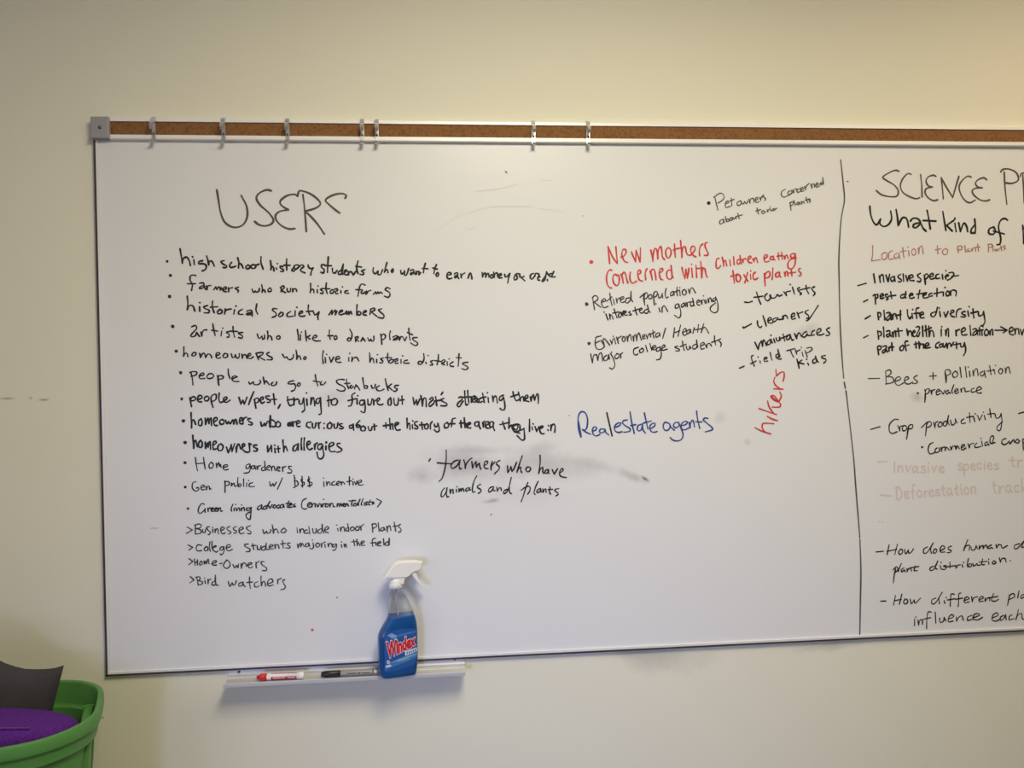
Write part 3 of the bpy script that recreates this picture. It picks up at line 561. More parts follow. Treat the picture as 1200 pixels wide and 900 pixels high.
note('thin black line: bird watchers', 'soft', 1.40, []
  + zoomed(215,605,10, "80,705 125,745! 75,780|155,710 165,760 175,805|145,715 190,710 190,745 165,755! 220,765 215,795 170,805|250,750 258,785|248,722 250,725|285,740 290,790! 295,750 320,735|370,755 335,780 340,805 375,795 375,690! 370,740 385,800 410,810|525,765 545,820 570,780! 585,805 610,790 620,755|690,770 650,790 655,820 690,805 700,770! 705,805 725,825|775,710 775,780 785,845|745,775 810,770|870,765 835,785 835,820 860,830 885,815|910,700 910,760 915,815! 925,775 950,765 965,820|985,790 1045,770 1035,735 1000,745 985,790 1005,815 1050,805|1105,740 1105,790! 1110,750 1145,725|1190,745 1165,750 1175,790 1195,820 1180,850 1140,860"))
note('slanted black line over a grey smear: farmers who have', 'black', 1.7, [free((502.6,540.6,0),(504.4,537.4,0)), free((502.9,540,0),(504.3,537.8,0))] + zoomed(500,520,11.25,
  "258,85 258,200 240,330 205,450 165,495|140,250 240,260 320,262|415,215 360,235 320,290 340,325 400,290 440,215! 430,290 435,330 460,325|490,215 505,270 510,325! 520,270 560,215 595,190|595,235 605,320! 620,280 650,235! 655,310! 670,280 695,255! 700,300 715,335|755,290 800,260 800,230 770,240 755,290 775,325 810,325|865,235 850,290 848,345! 860,290 900,240|965,220 930,240 920,270 955,300 950,340 895,395")
  + zoomed(580,520,11.25, "165,290 170,380! 195,340 210,300! 225,365! 250,330 285,245|360,160 325,260 290,375! 310,330 340,310 340,350 355,382|430,305 410,330 420,365 450,365 470,330 450,305 430,310|595,150 595,260 575,390! 600,330 630,310 630,360 640,390|700,340 670,350 655,380 680,390 705,360 705,340! 700,380 715,390|755,340 780,400! 825,330|850,385 890,360 895,330 870,335 850,385 870,430 940,445"))
note('slanted black line under a grey smear: animals and plants', 'black', 1.6, zoomed(500,520,11.25,
  "235,585 200,630 190,690 215,695 255,640 270,580! 260,660 270,700 290,695|305,600 310,655! 325,615 345,600 350,655|390,600 395,635|398,565 400,568|425,590 428,635! 450,590 455,625! 475,585 490,625|545,580 515,600 520,625 550,610 565,580! 565,610 580,605|660,425 625,490 605,570 605,635 635,632|710,535 680,550 670,575 715,605 715,630 680,655|865,565 825,590 815,630 845,630 875,590 880,565! 880,610 900,620|925,575 930,625! 950,590 975,580 985,615|1060,600 1020,620 1015,655 1040,650 1080,590 1115,445! 1090,560 1095,640 1120,660")
  + zoomed(580,520,11.25, "435,510 400,600 370,700 345,765|345,612 390,580 440,560 465,580 455,630 430,665|570,495 535,570 515,650 530,668|600,590 565,605 550,635 580,640 605,600! 605,635 620,630|630,595 635,640! 650,605 670,595 675,640|725,570 720,640 735,665|700,605 760,600|840,590 800,600 790,620 830,650 830,670 805,688"))
note('dark line near the top: pet owners concerned', 'grey', 1.40, [dot(830.5,238,2.1), dot(830.5,238,1.3)]
  + zoomed(825,200,8, "100,245 115,310 130,370|90,250 150,212 185,230 180,270 130,305|200,310 230,300 220,285 200,305 205,345 245,335|255,260 260,330|240,285 280,270|335,285 310,300 315,325 340,320 350,290 335,283|345,290 365,315 380,290! 395,310 410,285|420,265 430,305! 435,270 460,260 470,295|480,280 505,265 495,250 480,270 490,300 515,290|520,250 530,280! 535,255 560,230! 545,240 575,260 570,280|760,175 730,195 725,230 750,248 795,230|800,190 785,210 800,225 825,205 815,185|830,180 840,210! 845,180 865,170 870,195|890,170 870,185 880,205 900,195|905,180 930,170 920,155 905,170 910,195 935,190|940,150 950,180! 955,150 985,120|1000,125 1010,165! 1015,130 1030,125 1035,155|1045,140 1070,130 1060,115 1045,135 1055,155 1080,145|1100,110 1085,125 1095,135 1112,120! 1112,65! 1120,130|1095,120 1105,125"))
note('dark line near the top: about toxic plants', 'grey', 1.40, []
  + zoomed(825,200,8, "180,455 150,470 150,500 175,490 185,455! 190,490|200,430 210,480! 215,455 235,460 230,475 215,478|255,440 240,455 250,470 268,455 258,440|270,440 285,455 295,435! 305,450|315,400 330,450|300,430 358,415|495,350 510,405|485,380 530,365|555,375 538,390 550,405 570,390 558,375|590,365 600,385|612,360 590,385|622,360 630,380|618,340 620,343|655,355 640,365 650,375 680,352|805,300 812,340 815,372! 808,305 835,295 830,320 812,328|840,280 855,325|885,295 865,310 880,320 895,298! 900,318|910,290 915,315! 925,290 940,305|955,250 970,300|945,280 985,265|995,265 980,275 1000,285 985,300"))
note('red line: new mothers', 'red', 1.9, [dot(692.8,307,2.4)] + zoomed(705,280,13.333,
  "125,385 112,250 100,120! 165,270 235,375! 245,370 232,240 222,120|300,285 345,270 380,220 375,170 335,165 315,230 325,290 360,350 405,368|465,205 500,290 530,355! 535,260 540,180! 570,270 600,360! 605,250 605,140")
  + zoomed(760,275,13.85, "35,250 55,330 70,430! 75,330 95,240 120,225 140,280 150,395! 150,310 170,220 200,195 215,270 225,360 260,405|310,215 280,260 285,340 320,380 355,340 365,270 340,220 310,215|420,150 425,260 435,365|400,250 460,228 540,215|520,95 530,230 540,370! 545,270 570,195 600,210 610,280 640,330 690,325 750,250 745,195 710,190 685,230 695,300 735,345 770,360|830,345 825,270 840,190 880,150|950,130 925,135 915,180 935,240 965,300 955,335 905,335"))
note('red line: concerned with', 'red', 1.9, zoomed(705,280,13.333,
  "160,490 125,485 90,530 75,620 90,710 125,760 155,765|235,565 200,555 175,610 190,690 235,730 270,690 275,610 255,560 235,575|300,550 325,610 338,690! 320,580 340,525 370,540 390,620 410,690|450,520 440,580 450,660 490,690 545,660|565,560 610,530 600,490 570,500 565,570 590,640 640,660|690,640 680,560 690,500 710,465|755,505 780,570 790,640! 770,530 785,480 820,480 840,560 850,640|900,535 950,500 950,465 915,470 900,540 920,620 955,640|1085,490 1040,490 1015,540 1030,610 1075,630 1100,600! 1090,500 1085,415! 1100,560 1120,605")
  + zoomed(760,275,13.85, "540,530 560,620 590,710! 600,640 605,560! 620,630 630,705! 645,630 655,545|700,545 712,690|695,478 696,482|770,500 775,600 780,695|785,548 830,545 880,535|845,440 855,560 862,700! 870,600 890,550 915,560 930,640 950,690"))
note('red line: children eating', 'red', 1.8, zoomed(830,285,10.435,
  "130,185 105,195 95,240 100,300 130,305 150,275|170,170 180,220 188,280! 190,230 210,210 218,240 225,275|262,205 270,275|308,165 316,265|395,200 360,205 350,235 365,255 390,235 395,200! 385,150! 395,210 405,255|415,200 425,235 430,195 460,190|480,205 520,180 515,160 490,170 485,205 500,235 530,240|545,190 560,225! 565,190 585,180 595,210 605,235|685,190 720,165 715,140 690,150 682,195 700,230 740,220|795,160 765,165 755,190 775,205 795,185 795,160! 800,195 815,205|855,120 862,200|840,160 910,150|895,110 905,195|925,160 935,195! 940,160 960,145 975,185|1060,130 1020,130 1005,155 1020,180 1050,165 1065,130! 1065,200 1055,270 1015,315 975,295 975,240 1005,200 1050,185 1075,182"))
note('red line: toxic plants', 'red', 1.9, zoomed(830,285,10.435,
  "300,335 308,400 318,485|275,405 320,395 350,380|365,380 340,410 345,455 375,470 395,435 385,395 360,380|435,385 460,430 485,465|480,360 465,420 445,485|515,380 520,440|518,335 520,342|575,355 550,380 550,430 575,445 605,425|685,370 690,440 695,520! 690,430 700,370 740,345 755,375 740,415 705,425|790,305 785,380 780,445|870,355 840,360 820,390 835,415 865,395 870,355! 870,390 885,415|930,355 940,405! 945,360 965,345 975,400|1015,330 1022,400|990,365 1065,355|1125,310 1105,315 1105,340 1130,365 1130,395 1105,400"))
note('dark line: retired population', 'soft', 1.50, [dot(687.5,356.3,2.2)]
  + zoomed(685,325,10, "95,240 105,310 118,380|90,240 120,215 150,225 155,260 110,290! 190,350|200,290 245,275 235,250 205,270 200,310 225,355 275,340|295,185 305,260 322,330|260,280 320,230|335,255 350,315|370,245 380,300! 385,265 410,240|420,265 460,245 450,225 425,240 420,275 440,295 470,285|525,240 490,250 480,290 505,300 535,270! 545,165! 545,250 565,285")
  + zoomed(740,325,10, "100,235 150,190! 140,250 155,325! 150,220 170,180 190,200 180,240 150,255|225,200 200,220 205,250 235,245 240,215 222,200|255,200 260,270 268,325! 260,200 285,165 305,185 290,220 265,235|315,200 320,240 345,230 360,190! 365,240|405,130 395,190 405,240 430,230|490,165 460,180 460,215 485,205 500,170! 500,210|535,115 530,170 540,215|500,175 560,150|565,160 570,215|565,120 567,124|620,140 595,165 605,205 635,200 640,165 618,140|665,140 680,190! 690,140 715,125 750,185"))
note('black line: interested in gardening', 'black', 1.50, []
  + zoomed(685,325,10, "250,430 275,500|228,405 232,410|290,430 300,490! 300,440 320,450 335,490|345,370 365,430 380,475|330,420 400,405|410,415 395,445 405,470 430,455 425,415 410,410|430,410 450,450! 450,400 475,395|455,430 490,410 480,395 460,415 475,445 500,440|535,400 515,410 545,430 540,445 520,440|590,350 600,400 615,440|565,395 640,370|645,390 675,375 665,360 645,375 645,405 670,420 690,405|735,375 705,385 705,415 735,420 750,385! 735,325! 750,390 770,410|870,360 885,405|835,308 838,312|905,360 910,410! 910,360 935,335 975,400")
  + zoomed(740,325,10, "545,310 515,325 515,360 545,355 555,315! 575,390 575,450 550,475 505,445|615,300 585,325 590,350 615,335 625,305! 635,340|640,295 655,345! 655,300 690,285|715,285 690,300 695,335 720,330 730,295! 715,245! 725,300 735,335|765,300 795,285 785,265 765,285 770,320 800,325|810,270 825,315! 825,275 850,265 865,305|870,265 880,300|842,215 845,219|895,255 905,295! 905,255 925,240 940,285|985,240 955,255 960,285 985,265 985,230! 1010,300 1010,390 970,415 925,385 930,345 985,300"))
note('dark line: environmental health', 'soft', 1.50, [dot(690.3,402.5,2)]
  + zoomed(685,325,10, "195,685 130,705|150,690 130,720 125,790 150,840 200,840 235,810|130,770 180,745|195,740 235,810! 215,730! 235,720 295,795|300,735 320,780! 335,720|350,715 365,780|335,690 338,694|375,700 395,775! 390,720 430,690|455,695 440,725 455,755 475,735 470,700 450,695|495,690 505,750! 510,705 535,670 550,735|565,690 575,750! 580,690 600,670! 610,745! 620,680 640,655 665,735|680,705 705,690 700,670 680,685 685,720 710,715|720,670 735,720! 745,680 765,660 775,700|800,620 805,680 815,710|770,670 825,640|860,650 835,670 840,700 865,690 880,650! 885,690|950,595 930,660 915,715")
  + zoomed(740,325,10, "505,590 490,705|575,560 545,690|505,650 565,625|595,650 640,625 630,600 605,620 600,660 625,680 650,665|680,610 650,630 650,660 675,650 690,610! 695,650|735,590 720,655|785,555 775,640|745,615 830,600|845,545 830,600 815,650! 835,600 865,590 905,655"))
note('black line: major college students', 'black', 1.50, []
  + zoomed(685,380,7.0588, "50,245 65,320! 75,260 100,250! 110,300! 120,250 140,240 150,305|185,255 160,275 165,300 190,290 200,250! 205,290|215,240 240,290 250,340 230,370 205,360|222,230 225,232|270,245 250,265 260,285 285,270 280,245 265,243|295,245 300,280! 300,250 315,235|445,190 410,205 405,240 425,255 440,245|475,200 455,215 460,235 485,225 485,205 470,198|505,175 520,225|540,160 555,215|560,205 590,185 580,175 560,190 565,210 590,210|620,190 595,200 600,225 625,210 625,185! 635,240 625,285 595,295|640,200 665,185 655,170 640,190 645,215 685,205|770,180 745,190 780,205 780,220 755,220|810,140 815,180 825,215|790,185 840,165|840,180 850,210 865,205 870,180! 880,200|920,165 895,180 900,205 925,195 930,160! 925,130! 935,190|960,180 990,165 980,150 960,165 965,205 990,200|1000,170 1010,195! 1015,165 1035,160 1050,180|1075,95 1075,135 1085,170|1050,150 1110,130|1125,120 1110,130 1130,160 1125,185"))
note('black line: tourists', 'black', 1.80, []
  + zoomed(862,325,10, "105,290 150,295 195,280|245,175 265,240 295,315|215,235 320,220|370,190 345,215 345,250 370,275 405,250 400,215! 405,205 420,240 460,240 490,200! 510,220 545,205|565,170 595,215! 590,175 640,160|665,115 680,160 690,195|638,82 642,88|750,120 725,135 740,165 770,190 755,205|825,95 830,140 855,190|745,150 870,120|925,110 895,125 900,150 930,185 910,215"))
note('black line: cleaners', 'black', 1.80, []
  + zoomed(862,325,10, "85,580 100,590 185,545|255,510 260,560 285,590 305,575|320,450 345,520 360,570|380,510 420,490 405,470 380,490 385,530 430,535|475,475 440,490 440,520 470,510 495,475! 500,495 545,490|550,455 560,490! 565,450 595,450 610,480|650,465 690,450 685,420 655,440 660,490 700,480|720,410 745,475! 735,430 785,405|850,385 815,400 820,420 855,450 850,475 830,480|968,328 910,420 860,490 830,510"))
note('black line: maintenance staff', 'black', 1.80, []
  + zoomed(862,380,10, "225,210 265,295! 275,240 300,195! 315,260! 320,200 335,185 360,250|400,180 370,210 375,240 405,225 410,175! 430,220|445,170 460,215|412,128 415,132|475,160 485,195 515,185 515,150! 525,185|555,115 575,195|535,165 640,120|615,125 595,160 600,180 630,170 640,125! 660,185 680,180|690,110 715,170! 720,130 745,100 770,140|830,85 795,105 780,140 810,150 840,110! 840,130 890,130|925,70 895,90 890,125 920,125|950,110 1000,75 985,50 955,75 955,120 1000,125 1035,110|1100,40 1065,60 1075,80 1100,105 1090,130 1060,130"))
note('black line: field trip', 'soft', 1.70, []
  + zoomed(862,380,10, "45,515 100,490|205,365 185,380 195,430 220,490|175,465 240,430|285,430 290,455|262,382 265,386|335,410 370,400 355,385 335,405 340,435 375,430|405,330 415,380 425,420|510,345 475,360 480,395 505,370 495,295! 520,380! 485,395 510,410 535,405|600,310 690,285|640,300 660,350 680,385|700,300 715,350! 715,320 755,300|780,330 790,375|768,270 771,274|815,310 840,385|835,280 880,270 895,295 860,325 830,335"))
note('black line: kids', 'black', 1.90, []
  + zoomed(862,380,10, "718,410 735,470 745,515|775,420 735,450! 800,465|845,455 855,478|830,408 833,412|930,405 905,420 910,455 945,440 935,375! 950,420 970,445|1050,365 1010,375 1015,395 1055,410 1055,435 1030,455"))
note('red word written steeply upwards: hikers', 'red', 1.8, zoomed(870,420,9,
  "132,730 200,765 298,797|298,797 240,775 208,730 215,690 250,683 330,688|262,612 310,638 368,656|175,528 270,562 358,592|265,450 280,510 325,575|"
  "312,513 385,513 402,490 385,462 300,400|385,462 330,440 300,400 330,395 365,430 380,455 410,400 395,355|"
  "330,322 428,325|400,322 350,285 330,240 342,200|352,118 358,185! 400,150 435,145 440,190 428,240"))
note('blue words: real estate agents', 'blue', 1.8, zoomed(670,475,12,
  "130,445 100,350 88,240 100,130 145,88 195,115 222,200 215,300 190,345 150,340! 200,375 265,405|95,230 115,340 135,440|290,365 340,345 345,310 310,305 290,350 305,410 345,430 395,408|455,335 405,335 390,370 420,388 460,365 465,335! 480,380 520,415|600,315 670,285 690,250 650,250 605,290 605,350 650,380 710,370|780,205 730,215 715,250 760,290 820,330 810,365 735,378|820,95 845,250 880,395|830,285 900,270|975,265 935,285 920,330 950,360 985,325 990,265! 1000,340 1035,390|1020,105 1045,220 1070,330|1005,250 1060,235 1115,220|1105,330 1165,290 1165,250 1120,265 1095,310 1115,365 1160,378 1200,368")
  + zoomed(750,475,12, "400,250 350,240 325,290 345,345 390,350 420,310 415,260! 440,310 485,350|530,240 490,245 470,285 500,315 545,290 545,240! 575,320 605,410 580,480 510,500 450,480 425,450|570,290 640,270 665,235 630,225 585,260 580,320 620,345 685,320|690,240 705,315! 710,250 735,210 755,240 765,300|795,80 810,200 840,325|785,230 870,235|955,185 915,178 890,205 940,250 1010,310 1010,345 920,372"))
note('single black letter l inside the blue words', 'black', 1.8, [free((711,483.5),(717.3,511))])
note('large dark heading reading SCIENCE, cut off by the edge of the photo', 'grey', 2.0, zoomed(1000,180,6,
  "320,125 300,117 260,130 207,165 235,190 285,220 315,260 305,298 260,303 200,290 160,260|405,145 380,142 345,180 330,230 350,275 400,305 440,317 465,310|"
  "472,148 480,220 483,305|580,160 560,152 525,165 510,195 525,225 555,235! 515,245 503,270 520,305 560,330 592,325|"
  "632,318 625,240 618,170! 650,230 698,308! 715,250 742,160|828,165 800,160 760,195 743,235 755,285 785,330 820,345 855,328|"
  "938,185 915,170 875,185 858,210 875,235 905,240! 855,245 835,265 850,295 890,325 930,333 958,325|"
  "1060,130 1065,230 1078,355|1035,130 1050,112 1090,108 1140,130 1160,170 1150,195 1110,210 1068,205|1190,150 1197,250 1200,345|1172,160 1185,138 1230,145 1250,180 1200,240 1260,340"), name='heading')
note('bold black line: what kind of', 'black', 2.4, zoomed(1000,180,6,
  "115,370 122,430 140,480 165,500 190,460! 185,490 210,512 245,500 268,460 262,405|300,395 310,450 315,505! 345,452 375,460 388,515|"
  "400,475 420,455 455,460 470,490 440,520 420,515 430,495 470,490 490,525 510,545|518,400 530,460 540,530|490,470 580,475|"
  "628,408 640,480 650,540|705,470 655,505! 695,545|713,490 722,548|712,455 714,460|740,487 752,548! 775,490 795,510 803,548|"
  "852,460 858,520 855,560|850,505 830,530 828,558 855,555|985,515 955,530 952,560 980,568 998,545 985,515|1083,468 1065,457 1035,470 1020,520 1035,590 1030,635 1010,640|985,545 1060,565|"
  "1190,505 1195,575 1198,632|1192,530 1225,505 1250,530 1240,570 1196,585"))
note('faded red line: location to plant plants', 'pink', 1.40, []
  + zoomed(1015,275,6.6667, "50,85 50,150 42,205! 110,195|140,140 120,160 130,195 160,180 160,145 140,138|205,125 180,140 175,175 185,195 210,185|240,145 220,160 225,185 250,175 255,145! 262,190|285,100 290,150 295,180|265,135 310,125|330,125 335,165|325,95 327,99|370,110 355,130 365,160 385,150 385,120 368,108|405,105 410,150! 415,105 435,90 445,150|555,85 560,150|540,120 585,110|615,110 595,130 605,155 630,150 635,120 615,108|715,90 720,140! 715,95 745,90 745,115 720,120|770,85 775,135|800,110 785,120 790,132 805,125! 812,132|820,110 825,130! 835,105 850,105 855,130|870,75 878,128|855,100 890,95|955,80 955,135|950,75 980,75 980,95 955,105|990,85 990,130|1000,115 1010,128 1015,112! 1020,128! 1030,112 1035,125|1050,85 1058,125|1040,108 1065,100|1085,85 1070,95 1088,105 1075,118"))
note('bold black line: invasive species', 'black', 2.00, [free((1005.3,334.7),(1014.7,332))]
  + zoomed(1010,310,8.183, "112,90 125,175|165,110 175,170! 175,115 200,100 210,165|230,100 250,165! 265,95|305,115 275,130 285,160 305,150 312,115! 318,160|370,95 345,110 355,130 380,150 370,165 350,165|395,90 400,160|420,105 435,160! 450,105|455,135 490,120 480,100 460,110 460,150 500,155|560,85 535,100 540,120 565,140 555,165 530,160|595,105 605,150 608,190! 600,110 625,90 635,115 610,140|650,120 685,105 675,85 650,105 660,140 700,130|735,90 710,105 715,135 745,130|770,95 775,140|803,58 806,62|795,120 830,105 815,95 800,115 805,140|835,80 870,75 880,100 850,135 820,150|860,115 925,105"))
note('bold black line: pest detection', 'black', 2.00, [free((1012,353.7),(1016.7,351.3))]
  + zoomed(1010,310,8.183, "105,300 125,290 130,380|125,295 150,285 150,315 125,330|175,310 205,295 195,280 175,295 180,325 210,320|245,285 225,290 230,310 250,325 235,340|275,260 285,325|250,305 325,295|410,285 375,295 375,320 405,315 420,290! 420,260! 415,305 420,320|455,300 490,290 475,275 455,295 465,325 500,315|555,245 545,290 540,325|525,285 620,270|590,295 615,285 605,270 585,290 595,320 635,315|670,275 645,285 645,305 675,300|720,230 718,305|690,280 770,262|780,265 780,300|795,218 798,222|820,255 805,275 815,300 835,290 835,265 818,253|845,255 850,295! 855,255 880,245 905,260 900,300"))
note('bold black line: plant life diversity', 'black', 2.00, [free((1013.7,373.7),(1019.7,370))]
  + zoomed(1010,310,8.183, "150,460 155,500 160,530! 155,465 180,470 175,500 155,505|210,440 215,490 220,530|235,465 265,460 260,490 235,515 245,535 270,510 275,470! 280,530|290,480 295,525! 300,480 325,475 335,520|370,440 368,490 370,530|320,490 375,480|435,435 440,490 460,520 470,500|480,470 485,515|485,430 487,434|545,415 520,425 520,470 525,515|500,470 550,465|555,485 590,475 580,455 555,475 565,510 595,510")
  + zoomed(1080,335,10, "185,250 165,330 140,362 110,350 115,320 160,305|210,300 220,360|205,258 208,263|260,310 280,365! 310,300|330,330 375,305 365,285 340,300 345,350 385,365|405,365 410,300 440,270 460,270|510,300 470,310 475,330 510,345 500,365 460,360|540,295 550,355|555,242 558,246|600,270 605,330 612,375|575,320 660,300|665,305 670,350 710,340 725,300! 735,370 740,420 720,460 690,470"))
note('bold black line: plant health in relation to environment, cut off', 'black', 2.00, [free((1012,395.8),(1017,393.3))]
  + zoomed(1010,310,8.183, "150,635 155,680 160,715! 155,650 180,645 185,675 160,690|205,600 210,650 210,695|235,640 265,635 265,660 235,675 250,695 270,670! 280,690|290,650 300,695! 305,650 320,640 325,690|345,610 355,690|325,640 385,635|430,620 440,680! 450,640 470,640! 480,685|480,660 510,645 500,630 485,655 495,690 520,685|520,600 545,595 550,620 525,670 540,690 555,650|580,590 585,690|610,585 615,640 620,690|600,635 665,605|640,590 645,690! 655,640 680,640 690,690|760,620 760,685|763,595 766,598|800,630 805,680! 815,625 830,620 830,690")
  + zoomed(1080,335,10, "400,520 405,585! 410,530 445,510|465,545 510,520 500,490 465,520 475,575 530,570|565,465 570,520 575,580|600,510 630,500 640,520 605,550 600,580 640,560 650,520! 655,575|675,490 680,580|650,530 720,515|705,530 708,580|715,475 718,479|755,510 735,540 745,580 775,570 780,530 755,508|795,530 800,575! 805,530 830,510 832,575|860,520 1000,520|925,480 1000,518! 955,550|1035,540 1070,520 1060,485 1030,505 1030,560 1075,575|1090,500 1095,565! 1100,520 1130,500 1140,565|1155,510 1175,575! 1195,510|1215,510 1220,570"))
note('bold black line: part of the county', 'black', 2.00, []
  + zoomed(1010,310,8.183, "150,790 155,830 160,865! 150,790 180,785 180,810 155,820|200,785 230,780 230,805 195,830 205,848 235,820! 245,840|255,795 260,830! 260,795 280,785|285,750 290,825|265,795 305,790|390,775 365,795 370,825 395,815 400,785 388,773|440,735 415,740 415,780 425,825|400,785 450,770|515,745 520,800|500,765 560,755|545,740 550,805! 560,770 590,765 590,800|605,785 640,770 630,750 605,770 610,800 655,795")
  + zoomed(1080,335,10, "205,660 170,680 165,720 190,725|235,680 210,690 215,720 245,705 250,675! 260,720 290,680|290,670 300,730! 305,690 330,670 345,710! 375,660|405,660 410,735|380,690 455,675|455,680 460,715 490,705 500,665! 515,730 510,780 490,815"))
note('thin dark line: bees and pollination', 'soft', 1.50, [free((1017.5,443.6),(1030.3,443.3))]
  + zoomed(1010,420,6.3158, "175,95 180,190|175,95 205,85 215,110 185,135! 225,140 230,175 175,190|245,170 285,155 275,135 250,150 245,180 270,200 310,180|315,165 345,150 335,135 315,150 320,180 345,190 375,175|410,125 385,140 390,155 410,170 400,185 375,185|525,105 527,155|500,132 550,128|615,95 625,140 622,180! 615,95 645,85 655,110 625,130|690,95 670,115 680,140 705,130 705,105 688,93|725,65 735,140|765,60 775,140|795,95 800,135|785,62 788,66|820,90 825,130! 830,95 850,75 860,125|895,95 875,110 885,130 905,115 905,90! 915,140|945,55 955,120|925,95 980,85|975,80 985,115|988,50 990,54|1025,75 1010,95 1025,115 1040,100 1038,80 1023,73|1060,70 1065,110! 1070,75 1085,65 1098,110"))
note('thin dark line: prevalence', 'black', 1.50, [dot(1075.5,460.8,1.4)]
  + zoomed(1010,420,6.3158, "465,230 470,280 465,325! 470,240 495,225 495,250 468,270|510,235 515,265! 520,240 540,230|550,250 575,240 565,228 550,245 555,270 580,260|585,240 600,265! 615,235|640,235 620,250 628,265 645,250! 655,258|680,195 665,240 672,258|685,245 710,235 700,222 685,240 695,260 715,250|730,225 735,250! 740,225 760,220 765,245 795,240|830,220 810,230 812,250 840,245|845,240 885,225 870,210 850,225 855,255 885,255"))
note('thin dark line: crop productivity', 'black', 1.50, []
  + zoomed(1010,475,6.3158, "65,178 135,157|270,105 240,105 205,140 203,190 225,208 260,195|265,150 280,190! 280,160 305,150|310,150 298,170 308,190 330,175 325,152 308,150|345,160 340,200 330,250! 340,170 355,145 375,145 370,170 342,175|440,165 480,125! 475,180 470,225! 480,140 500,120 515,135 505,155 480,165|530,125 540,165! 545,130 560,120|575,125 562,145 572,160 592,148 590,128 573,123|630,115 605,125 605,150 625,145 640,75! 635,120 645,145|655,110 665,145 690,130 690,100! 705,130|755,100 735,115 740,135 765,130|795,55 800,125|775,90 825,80|825,85 835,120|838,60 840,64|855,75 870,110! 890,70|905,75 912,105|898,50 900,53|945,25 955,90|930,65 980,60|985,65 995,95 1020,85 1030,60! 1035,120 1025,180 1005,185 1000,160 1040,120|1160,60 1215,45"))
note('thin dark line: commercial crops, cut off', 'black', 1.60, [dot(1080.5,524,1.4)]
  + zoomed(1010,475,6.3158, "525,275 500,290 490,330 505,360 545,345|555,315 540,330 550,350 575,335 570,315|585,310 590,340! 595,315 615,310 615,335! 625,310 645,330|655,305 660,330! 670,305 690,300! 695,325! 705,300 720,320|735,315 760,300 750,290 735,305 740,330 770,315|785,285 795,315! 800,290 825,280|850,280 835,295 840,312 880,305|885,265 892,300|880,243 882,246|930,270 910,280 912,298 935,285! 940,295|960,285 975,240 965,225 950,240 950,280 985,275|1065,245 1040,255 1035,280 1060,290 1090,265! 1095,285 1120,255 1130,275|1150,250 1135,265 1150,280 1165,265 1150,250|1190,250 1195,330|1190,255 1215,240 1225,260 1195,280"))
note('almost wiped-off pink line, upper one: invasive species', 'ghost', 2.0, [free((1028.3,540.8),(1039,540.8)), ('Invasive',1048,553.5,1106.7,553.5,7.4), ('species',1123,551,1170,549.5,7.4), ('tracking',1183,547,1250,545,7.4)])
note('almost wiped-off pink line, lower one: deforestation', 'ghost', 2.0, [free((1031.7,580),(1044,581)), ('Deforestation',1050,585,1143,578,7.6), ('tracking',1163,578,1226,575,8), dot(1030,611.5,1), dot(1034,611.7,1)])
note('slanted black line: how does human, cut off', 'black', 1.50, []
  + zoomed(1020,625,6.6667, "42,145 100,140|145,90 130,165|210,85 190,165|130,140 205,125|235,125 220,145 228,165 250,150 248,128 232,123|265,125 275,160 295,130! 300,155 320,145 335,120|445,105 415,125 418,155 445,145 490,75! 470,120 475,155|500,125 488,145 500,155 518,140 512,122 498,123|545,135 580,115 565,95 545,115 548,145 580,145|632,100 608,110 610,125 630,135 620,150 600,150|760,50 735,110 728,135! 745,100 775,95 770,130|785,105 790,130 815,125 825,95! 835,120|850,95 848,125! 865,100 880,95! 880,120! 900,90 915,118|945,90 920,105 925,120 945,110! 955,118|980,85 985,115! 1000,90 1020,90 1030,115 1070,95|1165,80 1125,95 1128,120 1155,110 1210,45! 1180,105 1200,105"))
note('slanted black line: plant distribution', 'black', 1.50, []
  + zoomed(1020,625,6.6667, "175,285 200,260 215,280 195,305! 195,270 185,330 178,385|240,235 215,300|260,270 240,285 245,300 265,285! 270,300|285,275 285,300! 300,275 315,275 320,295|350,255 340,290 365,290|315,268 378,258|495,255 465,270 470,290 500,275 525,215! 505,265 520,280|545,250 550,278|550,225 553,229|590,250 570,255 590,265 580,282 560,280|620,225 622,270|590,262 665,252|665,250 668,272! 680,250 700,245|715,245 722,265|725,225 728,229|765,195 755,245 760,262! 770,240 790,240 785,258 762,262|800,235 805,255 825,245! 830,235 840,250 860,245|875,200 870,240 890,245|850,225 910,218|922,220 925,240|922,200 924,203|965,215 950,230 962,240 980,228 965,213|1005,190 1015,225! 1025,200 1050,195 1060,225|1090,212 1093,215"))
note('slanted black line: how different plants, cut off', 'black', 1.50, []
  + zoomed(1020,685,6.6667, "80,130 120,128|195,85 180,160|245,75 225,155|190,125 240,115|270,115 258,135 270,152 290,138 285,115 268,113|310,115 320,150 340,120! 350,145 390,105|510,105 480,120 482,150 510,140 560,60! 535,110 540,150|575,125 582,148|590,100 593,103|655,75 630,75 625,120 622,170|600,120 660,110|705,65 690,75 688,120 685,170|665,115 720,105|730,125 770,110 755,95 735,110 735,140 770,135|790,95 795,135! 805,105 835,95|845,120 880,105 870,92 850,105 850,130 880,130|895,105 895,130! 915,105 930,105 930,125|960,70 945,120 970,130 1000,115|920,105 995,92|1085,80 1080,120 1070,160! 1085,90 1115,70 1125,95 1085,115|1160,50 1150,105|1200,75 1175,90 1178,108 1200,95"))
